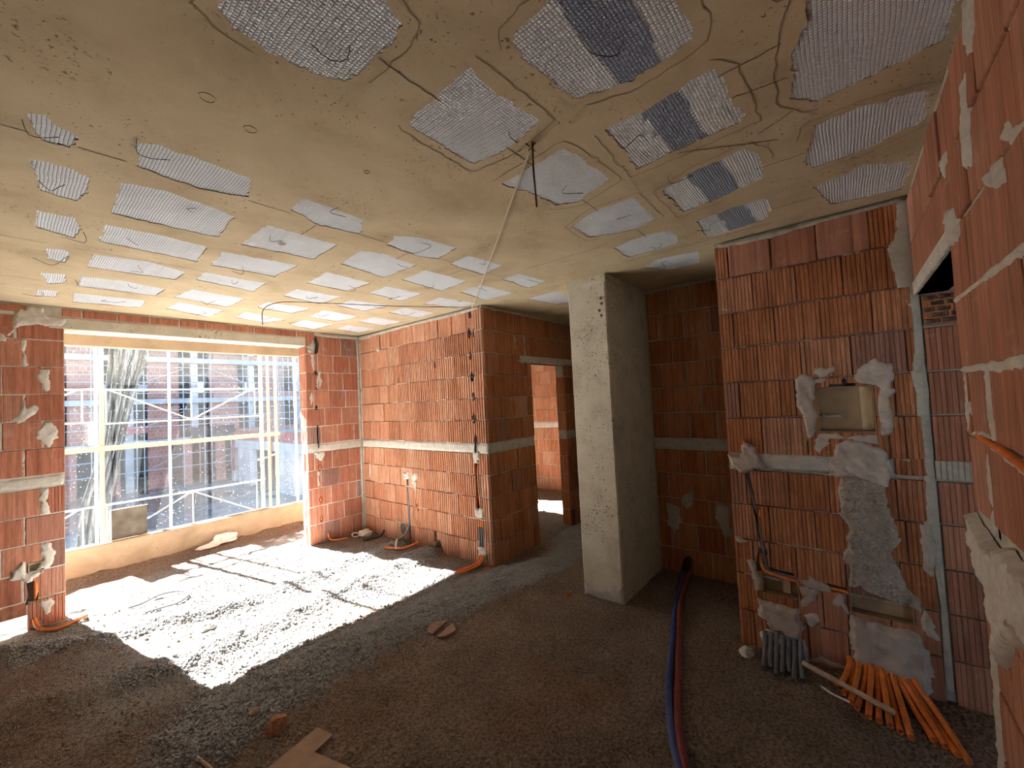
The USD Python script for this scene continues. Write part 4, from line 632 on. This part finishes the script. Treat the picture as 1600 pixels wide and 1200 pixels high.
# pier conduits
cond(W(fD, [(.56, 1.15, -.02), (.545, 1.02, -.002), (.53, .93, .0), (.52, .86, -.02)]), .011, 'grey_plastic', 'grey conduit in the upper part of the slanting chase under the belt'); cond(W(fD, [(.515, .86, -.02), (.505, .74, -.004), (.497, .62, -.004), (.488, .53, -.005), (.47, .505, -.004), (.42, .498, -.004), (.34, .488, -.01)]), .011, 'grey_plastic', 'grey conduit turning level above the shallow box with wood pieces')
cond(W(fD, [(.525, .60, -.03), (.51, .525, .0), (.48, .50, .008), (.40, .485, .010), (.325, .475, .004)]), .010, 'orange_plastic', 'orange conduit over the top of the shallow box'); cond(W(fD, [(.205, .47, -.01), (.15, .475, .006), (.08, .47, .006)]), .009, 'orange_plastic', 'short orange conduit entering the wide brown box')
cond(W(fD, [(.565, 1.345, .03), (.545, 1.315, .018), (.535, 1.29, -.01)]), .009, 'orange_plastic', 'orange conduit tip poking out above the belt on the ribbed pier')
cond(W(fD, [(.505, .90, -.03), (.50, .86, .002), (.498, .82, -.03)]), .011, 'orange_plastic', 'orange conduit showing where the slanting chase crosses a joint')
ORD = 'first second third fourth fifth sixth seventh eighth ninth tenth eleventh twelfth'.split()
for k in range(7):
    y = .515 - .031 * k; x1 = 2.86 + .03 * math.sin(k * 2.1); cond([(3.075, y, .13), (3.04, y - .002, .085), (2.97, y - .006, .04), (x1, y - .015 + .008 * math.sin(k * 3), fz(x1, y) + .016)], .0135, 'grey_plastic', f'{ORD[k]} of seven grey conduits under the plaster pad, counted from the dark recess', group='grey conduit bundle', corr=.05)
OR = [(.085, 2.86, .13, 0), (.06, 2.80, .10, 1), (.03, 2.77, .075, 0), (.005, 2.735, .03, 1), (-.02, 2.73, -.01, 0), (-.04, 2.72, -.05, 1), (-.06, 2.70, -.085, 0), (-.085, 2.67, -.12, 1), (-.11, 2.72, -.20, 0), (-.13, 2.70, -.235, 1), (-.155, 2.66, -.27, 0), (-.175, 2.64, -.30, 1), (.10, 2.92, .17, 1)]
for k, (y0, x1, y1, lift) in enumerate(OR):
    zz = .018 + .022 * lift; cond([(3.09, y0, .09 + .01 * lift), (3.04, y0, .06 + zz * .5), (2.93, y0 + (y1 - y0) * .45, fz(2.93, y0) + zz + .004), (x1, y1, fz(x1, y1) + .016)], .0145, 'orange_plastic', f'{ORD[k]} orange conduit of the spreading floor bundle, counted from the grey conduits' if k < 12 else 'short orange conduit lying highest at the edge of the spreading bundle', group='orange conduit bundle', corr=.10)
cond(W(fS, [(2.04, 1.505, -.02), (1.90, 1.50, .010), (1.65, 1.487, .012), (1.40, 1.46, .012), (1.2, 1.45, .010)]), .011, 'orange_plastic', 'orange conduit set level in the wall joint by the doorway')
obj('timber_batten', cat_([trimesh.Trimesh(*tube([(2.93, .31, .075), (2.80, .06, .075), (2.74, -.07, .07)], .016, 4, .3), process=False)]), 'wood', label='thin weathered timber batten lying across the orange conduits', cat='batten'); obj('plastic_strip', tube([(2.83, .22, fz(2.83, .22) + .03), (2.76, .17, .05), (2.74, .10, .05)], .006, 5, .03), 'pale_pipe', label='thin white plastic strip beside the timber batten', cat='strip')
# hoses
HO = [(3.97, 1.25, .12), (3.74, 1.23, .03), (3.275, 1.13, .022), (2.842, 1.012, .022), (2.456, .90, .022), (2.254, .835, .022), (2.05, .757, .022), (1.893, .68, .022), (1.6, .50, .022), (1.2, .2, .022)]
for d, m, lb in ((.020, 'hose_blue', 'dusty blue hose running from the dark recess across the floor'), (-.020, 'hose_red', 'dark red hose running beside the blue hose across the floor')):
    pts = [(x - d * .35, y + d * .9 + .006 * math.sin(x * 5 + d * 90), z + (fz(x, y) if x < 3.9 else 0)) for x, y, z in HO]; obj('hose', tube(pts, .0185, 12, .03), m, smooth=60, label=lb, cat='hose')
obj('pipe_elbow', cat_([tube([(4.02, 1.25, .13), (3.95, 1.25, .13), (3.90, 1.25, .10), (3.86, 1.245, .06)], .034, 12, .012)]), 'black_plastic', smooth=60, label='black pipe fitting where the hoses enter the recess wall', cat='pipe fitting')
# cable loop in the sun
obj('cable_loop', tube([(.673, 5.068, fz(.67, 5.07) + .012), (.77, 5.06, fz(.77, 5.06) + .02), (.90, 5.11, fz(.9, 5.1) + .025), (1.02, 5.06, fz(1.02, 5.06) + .025), (1.07, 4.95, fz(1.07, 4.95) + .02), (1.05, 4.86, fz(1.05, 4.86) + .018), (.96, 4.80, fz(.96, 4.8) + .016), (.85, 4.80, fz(.85, 4.8) + .014), (.75, 4.83, fz(.75, 4.83) + .012)], .0085, 8, .015), 'grey_plastic', smooth=60, label='open loop of grey cable lying in the patch of sun', cat='cable')
# hanging wires under the ceiling
obj('rope_line', tube([(1.31, .91, 2.685), (1.9, 1.61, 2.668), (2.5, 2.32, 2.664), (3.08, 3.0, 2.675)], .005, 6, .1), 'rope', label='pale cord strung under the ceiling from the hanging rod to the wall corner', cat='cord')
obj('hanging_rod', cat_([tube([(1.312, .905, 2.71), (1.312, .907, 2.6), (1.318, .905, 2.44)], .004, 6, .05), tube([(1.30, .93, 2.70), (1.33, .91, 2.675), (1.295, .90, 2.665), (1.32, .93, 2.68), (1.31, .89, 2.69)], .003, 5, .01)]), 'rust', label='short rusty steel rod hanging straight down from the ceiling', cat='rod')
obj('stray_wire', tube([(3.08, 3.02, 2.685), (2.4, 3.42, 2.672), (1.75, 3.78, 2.676), (1.52, 3.86, 2.655), (1.40, 3.88, 2.58), (1.385, 3.86, 2.44)], .0032, 6, .04), 'tie_wire', label='long dark wire arching under the ceiling and dangling at its end', cat='wire')
# bags, debris
def crumple(c, s, seed, n=3, flat=.55):
    m = trimesh.creation.icosphere(n, 1.0); v = np.array(m.vertices); v *= (1 + 1.1 * (meshkit.fbm(v * 1.8 + seed, 3, seed) - .5))[:, None]; v *= np.array(s); v[:, 2] = np.maximum(v[:, 2], -s[2] * .45); return v + np.array(c), np.array(m.faces)
g = thing('plastic_bag', 'crumpled white bag on the reddish dirt in the wall corner', 'bag', (3.0, 5.06, fz(3.0, 5.06)))
obj('bag_body', crumple((2.99, 5.06, fz(3, 5.06) + .03), (.085, .065, .055), 4), 'bag', g, smooth=True); obj('bag_handle', tube([(2.92, 5.10, .04), (2.87, 5.11, .065), (2.835, 5.12, .05), (2.85, 5.11, .015), (2.90, 5.09, .012)], .008, 6, .012), 'bag', g, smooth=60)
g = thing('plastic_bag', 'crumpled white bag lying against the tan curb outside the wall line', 'bag', (1.75, 6.42, fz(1.75, 6.42)))
obj('bag_body', crumple((1.78, 6.40, fz(1.78, 6.4) + .05), (.14, .06, .075), 7), 'bag', g, smooth=True); obj('bag_tail', crumple((1.60, 6.38, fz(1.6, 6.38) + .02), (.11, .05, .03), 9), 'bag', g, smooth=True)
g = thing('broken_lid', 'round dusty lid broken in two halves on the dirt', 'lid', (2.05, 2.46, fz(2.05, 2.46)))
for k, (a0, dx, dy, tl) in enumerate([(.25, .0, .028, .10), (math.pi + .25, -.006, -.026, -.06)]):
    an = np.linspace(a0, a0 + math.pi, 16); rr_ = .082 * (1 + .05 * np.sin(an * 5 + k)); pp = np.c_[2.04 + dx + 1.1 * rr_ * np.cos(an), 2.45 + dy + rr_ * np.sin(an)]
    m = trimesh.creation.extrude_polygon(sg.Polygon(pp).buffer(-.003).buffer(.003), .014, engine='earcut'); v = np.array(m.vertices); v[:, 2] += fz(2.04, 2.45) + .004 + tl * (v[:, 1] - 2.45)
    obj('lid_half', (v, np.array(m.faces)), 'red_dust', g)
def chunk(name, x, y, s, seed, m, label, cat='rubble'):
    v, f = crumple((0, 0, 0), s, seed, 2); h = trimesh.convex.convex_hull(v + 0); hv = np.array(h.vertices); obj(name, (hv + np.array([x, y, fz(x, y) - hv[:, 2].min() - .004]), np.array(h.faces)), m, label=label, cat=cat)
chunk('brick_chunk', .90, 2.46, (.05, .04, .05), 3, 'brick_deep', 'broken brick chunk on the dirt behind the flattened cardboard', 'brick fragment')
chunk('brick_chunk', 3.0, 1.96, (.045, .022, .022), 5, 'brick_deep', 'small red brick chip at the foot of the concrete column', 'brick fragment'); chunk('dirt_clod', .86, 2.66, (.03, .03, .022), 8, 'clod', 'dark clod of dirt beyond the broken brick chunk', 'clod'); chunk('dirt_clod', 2.98, .61, (.05, .04, .03), 11, 'mortar_pale', 'pale lump of mortar at the corner of the ribbed pier', 'mortar lump')
chunk('stone', 1.0, 4.02, (.05, .02, .02), 12, 'stone', 'flat grey stone between the gravel ridges in the sun', 'stone'); chunk('stone', 1.6, 3.83, (.05, .025, .02), 14, 'stone', 'grey stone on the middle gravel ridge in the sun', 'stone')
def sheet(pts, t, z0, tilt=0):
    p = sg.Polygon(pts); m = trimesh.creation.extrude_polygon(p, t, engine='earcut'); v = np.array(m.vertices); v[:, 2] += z0 + tilt * (v[:, 1] - p.centroid.y); return v, np.array(m.faces)
g = thing('cardboard_sheet', 'flattened brown cardboard with folded flaps near the broken brick', 'cardboard', (.95, 2.2, .0)); zc = fz(.95, 2.2) + .012
obj('long_flap', sheet([(1.03, 2.275), (1.056, 2.165), (.70, 2.07), (.66, 2.20)], .006, zc, .03), 'cardboard', g); obj('cross_flap', sheet([(.83, 2.125), (.935, 2.155), (1.02, 1.83), (.86, 1.78)], .005, zc + .009, .0), 'cardboard', g)
obj('timber_stick', tube([(.53, 2.92, fz(.53, 2.92) + .014), (.655, 2.15, fz(.655, 2.15) + .014)], .007, 5, 9), 'wood', label='thin wooden stick lying on the dirt near the cardboard', cat='stick')

# ------------------------------------------------------------------ outside: scaffold, sheet, net, courtyard, building
g = thing('facade_scaffold', 'cream tube scaffold with braced guard rails outside the window', 'scaffold', (.85, 8.3, -3))
def bar(a, b, r, n=8): return tube([a, b], r, n, 99)
for x, y, r, m in [(.848, 8.28, .029, 'scaffold_cream'), (.893, 9.35, .024, 'scaffold_grey'), (2.99, 8.5, .034, 'scaffold_grey'), (3.055, 8.35, .026, 'scaffold_cream'), (3.16, 8.28, .028, 'scaffold_cream'), (3.56, 8.4, .026, 'galvanised'), (-1.25, 8.3, .036, 'scaffold_cream'), (5.4, 8.3, .036, 'scaffold_cream'), (6.9, 8.3, .036, 'scaffold_cream')]:
    obj('standard', bar((x, y, -3.0), (x - .006, y, 6.5), r, 10), m, g, smooth=60)
obj('ledger', rbox(-3.5, 3.19, 8.20, 8.25, 1.255, 1.325, .006), 'scaffold_cream', g); obj('ledger', bar((-3, 8.35, 4.6), (6.9, 8.35, 4.6), .025), 'scaffold_cream', g, smooth=60)
def guard(x0, x1, zt, zb, up_):
    xm = (x0 + x1) / 2; y = 8.37
    for nm, a, b, r in [('top_rail', (x0, y, zt), (x1, y, zt), .016), ('bottom_rail', (x0, y, zb), (x1, y, zb), .014), ('rail_post', (x0 + .07, y, zb), (x0 + .07, y, zt), .012), ('rail_post', (xm, y, zb), (xm, y, zt), .012), ('rail_post', (x1 - .14, y, zb), (x1 - .14, y, zt), .012),
                        ('diagonal_brace', (x0 + .1, y, zt if up_ else zb), (xm, y, zb if up_ else zt), .012), ('diagonal_brace', (x1 - .17, y, zt if up_ else zb), (xm, y, zb if up_ else zt), .012)]: obj(nm, bar(a, b, r, 7), 'scaffold_white', g, smooth=60)
guard(.83, 2.98, 2.13, 1.637, True); guard(-1.2, .80, 2.14, 1.667, True); guard(.83, 2.98, .47, -.05, False); guard(-1.2, .80, .47, -.05, True)
obj('coupler', bar((2.88, 8.42, .83), (3.2, 8.3, .92), .017), 'scaffold_grey', g, smooth=60); obj('post_block', rbox(.73, .80, 8.45, 8.53, 1.34, 1.66, .004), 'wood_pale', g)
v, f = [], []
xs, zs = np.linspace(-3.1, 7.2, 60), np.linspace(-.2, 3.6, 20); gx_, gz_ = np.meshgrid(xs, zs); yy = 8.75 + .02 * (meshkit.fbm(np.c_[gx_.ravel() * 2, gz_.ravel() * .6, gz_.ravel() * 0], 2, 4) - .5)
i = (np.arange(len(zs) - 1)[:, None] * len(xs) + np.arange(len(xs) - 1)[None]).ravel(); n_ = len(xs)
obj('plastic_sheet', (np.c_[gx_.ravel(), yy, gz_.ravel()], np.vstack([np.c_[i, i + 1, i + n_ + 1], np.c_[i, i + n_ + 1, i + n_]])), 'clear_sheet', smooth=True, label='clear plastic sheet speckled with white droplets, hung behind the scaffold tubes', cat='plastic sheet')
t = np.linspace(0, 1, 40); s = np.linspace(0, 1, 60); T, S = np.meshgrid(t, s)     # S runs down the net
xl = np.interp(S, [0, .25, .5, .72, 1], [1.13, 1.07, .99, .77, .66]); xr = np.interp(S, [0, .25, .5, .72, 1], [1.73, 1.47, 1.28, 1.15, 1.10]); XX = xl + (xr - xl) * T
YY = 10.0 + .05 * np.sin(T * 26 + 2 * np.sin(S * 3)) + .03 * np.sin(T * 61 + S * 4); ZZ = 3.12 - 3.9 * S + .03 * np.sin(T * 9)
i = (np.arange(59)[:, None] * 40 + np.arange(39)[None]).ravel(); fr_ = np.c_[XX.ravel(), YY.ravel(), ZZ.ravel()]; back = fr_ + [0, .004, 0]; q = np.vstack([np.c_[i, i + 1, i + 41], np.c_[i, i + 41, i + 40]])
obj('shade_net', (np.vstack([fr_, back]), np.vstack([q, q[:, ::-1] + len(fr_)])), 'shade_net', smooth=True, label='black shade net gathered in folds, hanging outside the window', cat='net')
g = thing('net_frame', 'tube frame that carries the black shade net', 'scaffold', (1.0, 10, -3))
for x in (.25, 1.95): obj('standard', bar((x, 10.06, -3), (x, 10.06, 3.3), .024), 'galvanised', g, smooth=60)
obj('ledger', bar((.15, 10.0, 3.11), (2.05, 10.0, 3.11), .024), 'galvanised', g, smooth=60)
g = thing('form_panel', 'dark square board standing on the curb beside the scaffold post', 'board', (.735, 6.585, .315)); obj('board_face', rbox(.745, 1.055, 6.590, 6.602, .317, .655, .002), 'form_ply', g); obj('board_edge', rbox(.732, .746, 6.585, 6.607, .315, .66, .002), 'wood_pale', g); obj('board_edge', rbox(.746, 1.06, 6.585, 6.607, .655, .664, .002), 'wood_pale', g)
obj('wall_storeys', box(-12, 14, -3, 6.62, 3.02, 14), 'dark_concrete', kind='structure'); obj('wall_storeys', box(-12, 14, -3, 6.62, -3.0, -.32), 'dark_concrete', kind='structure')
obj('courtyard', box(-40, 60, -60, 60, -3.2, -3.0), 'courtyard', kind='structure')
b = thing('apartment_building', 'unfinished brick apartment block with open floors across the courtyard', 'building', (8, 36, -3))
LV = [-3.0, 0.1, 2.8, 5.6, 8.4, 11.2, 14.0, 16.8]
for k, z in enumerate(LV[1:]): obj('floor_slab', box(-8, 30, 35.5, 47, z - .17, z + .17), 'facade_concrete', b)
COL = [(2.2, 3.6), (5.85, 7.5), (9.25, 11.1), (12.6, 14.3), (16.2, 18.0), (-1.0, .8), (20, 22)]
for k in range(7):
    z0, z1 = LV[k] + (.17 if k else 0), LV[k + 1] - .17
    for x0, x1 in (COL if k else [(3.9, 4.5), (5.85, 6.9), (7.7, 8.7), (1.5, 2.6), (9.6, 10.2)]): obj('brick_panel', box(x0, x1, 36.0, 36.25, z0, z1), 'facade_brick', b)
    for x in (4.95, 8.4, 12.0, 15.4, 18.8, 1.6): obj('concrete_post', box(x - .2, x + .2, 36.0, 36.4, z0, z1), 'podium_concrete' if k > 1 else 'facade_concrete', b)
    for x0, x1 in [(-8, 10.6), (11.6, 14.9), (15.8, 30)] if k == 2 else [(-8, 30)]: obj('rear_wall', box(x0, x1, 46.5, 46.7, z0, z1), 'dark_concrete', b)
    if k == 2:
        for x0, x1 in [(10.6, 11.6), (14.9, 15.8)]: obj('rear_wall', box(x0, x1, 46.5, 46.7, z0, z0 + .9), 'dark_concrete', b); obj('rear_wall', box(x0, x1, 46.5, 46.7, z0 + 1.9, z1), 'dark_concrete', b)
    if k:
        obj('railing', box(3.6, 5.8, 35.6, 35.62, z0 + .5, z0 + .95), 'red_net' if k == 1 else 'facade_concrete', b); obj('parapet', box(9.4, 22, 35.55, 35.7, z0, z0 + .35), 'facade_brick', b)
obj('hanging_tarp', box(8.0, 10.6, 35.3, 35.36, .1, .95), 'tarp', b, label='dark tarp over the slab edge')
s = thing('facade_scaffold', 'pale thin scaffold standing in front of the far brick building', 'scaffold', (8, 34.6, -3))
for x in (3.1, 5.1, 5.45, 7.45, 8.6, 9.0, 11.0, 11.35, 13.4, 13.8, 14.2, 15.0, 15.4, 16.0): obj('standard', bar((x, 34.6, -3), (x, 34.6, 16), .035, 6), 'galvanised', s)
for z in (-1.6, -.75, 1.15, 1.65, 2.2, 3.3, 4.0, 4.45, 5.0, 6.1): obj('ledger', bar((2, 34.55, z), (17, 34.55, z), .03, 6), 'galvanised', s)
for x0, x1, z0 in [(5.45, 7.45, 4.0), (11.0, 9.0, 4.0), (5.45, 7.45, 1.15), (11.35, 13.4, 1.15), (9, 11, -1.6), (5.45, 7.45, -1.6)]: obj('diagonal_brace', bar((x0, 34.5, z0), (x1, 34.5, z0 + .9), .025, 6), 'galvanised', s)
p = thing('concrete_podium', 'low concrete podium with square columns beside the courtyard', 'podium', (10, 24, -3))
obj('edge_beam', rbox(10, 10.5, 17, 34.2, -.62, -.10, .02), 'podium_concrete', p); obj('deck', box(10.2, 24, 17, 34.2, -.35, -.05), 'podium_concrete', p); obj('rear_wall', box(12.6, 12.8, 17, 34.2, -3, -.35), 'dark_concrete', p)
for y0, y1 in ((33.6, 34.2), (30.6, 32.8), (24.0, 26.1), (18.2, 20.2)): obj('column_shaft', rbox(10.02, 10.45, y0, y1, -3, -.6, .02), 'podium_concrete', p)
for y in (33.5, 27): obj('red_strap', box(9.9, 9.95, y - .2, y + .1, -2.2, 0), 'red_net', p)
obj('safety_net', box(10.1, 10.14, 17.5, 34.0, -.05, .5), 'red_net', label='red safety net along the podium edge', cat='net')
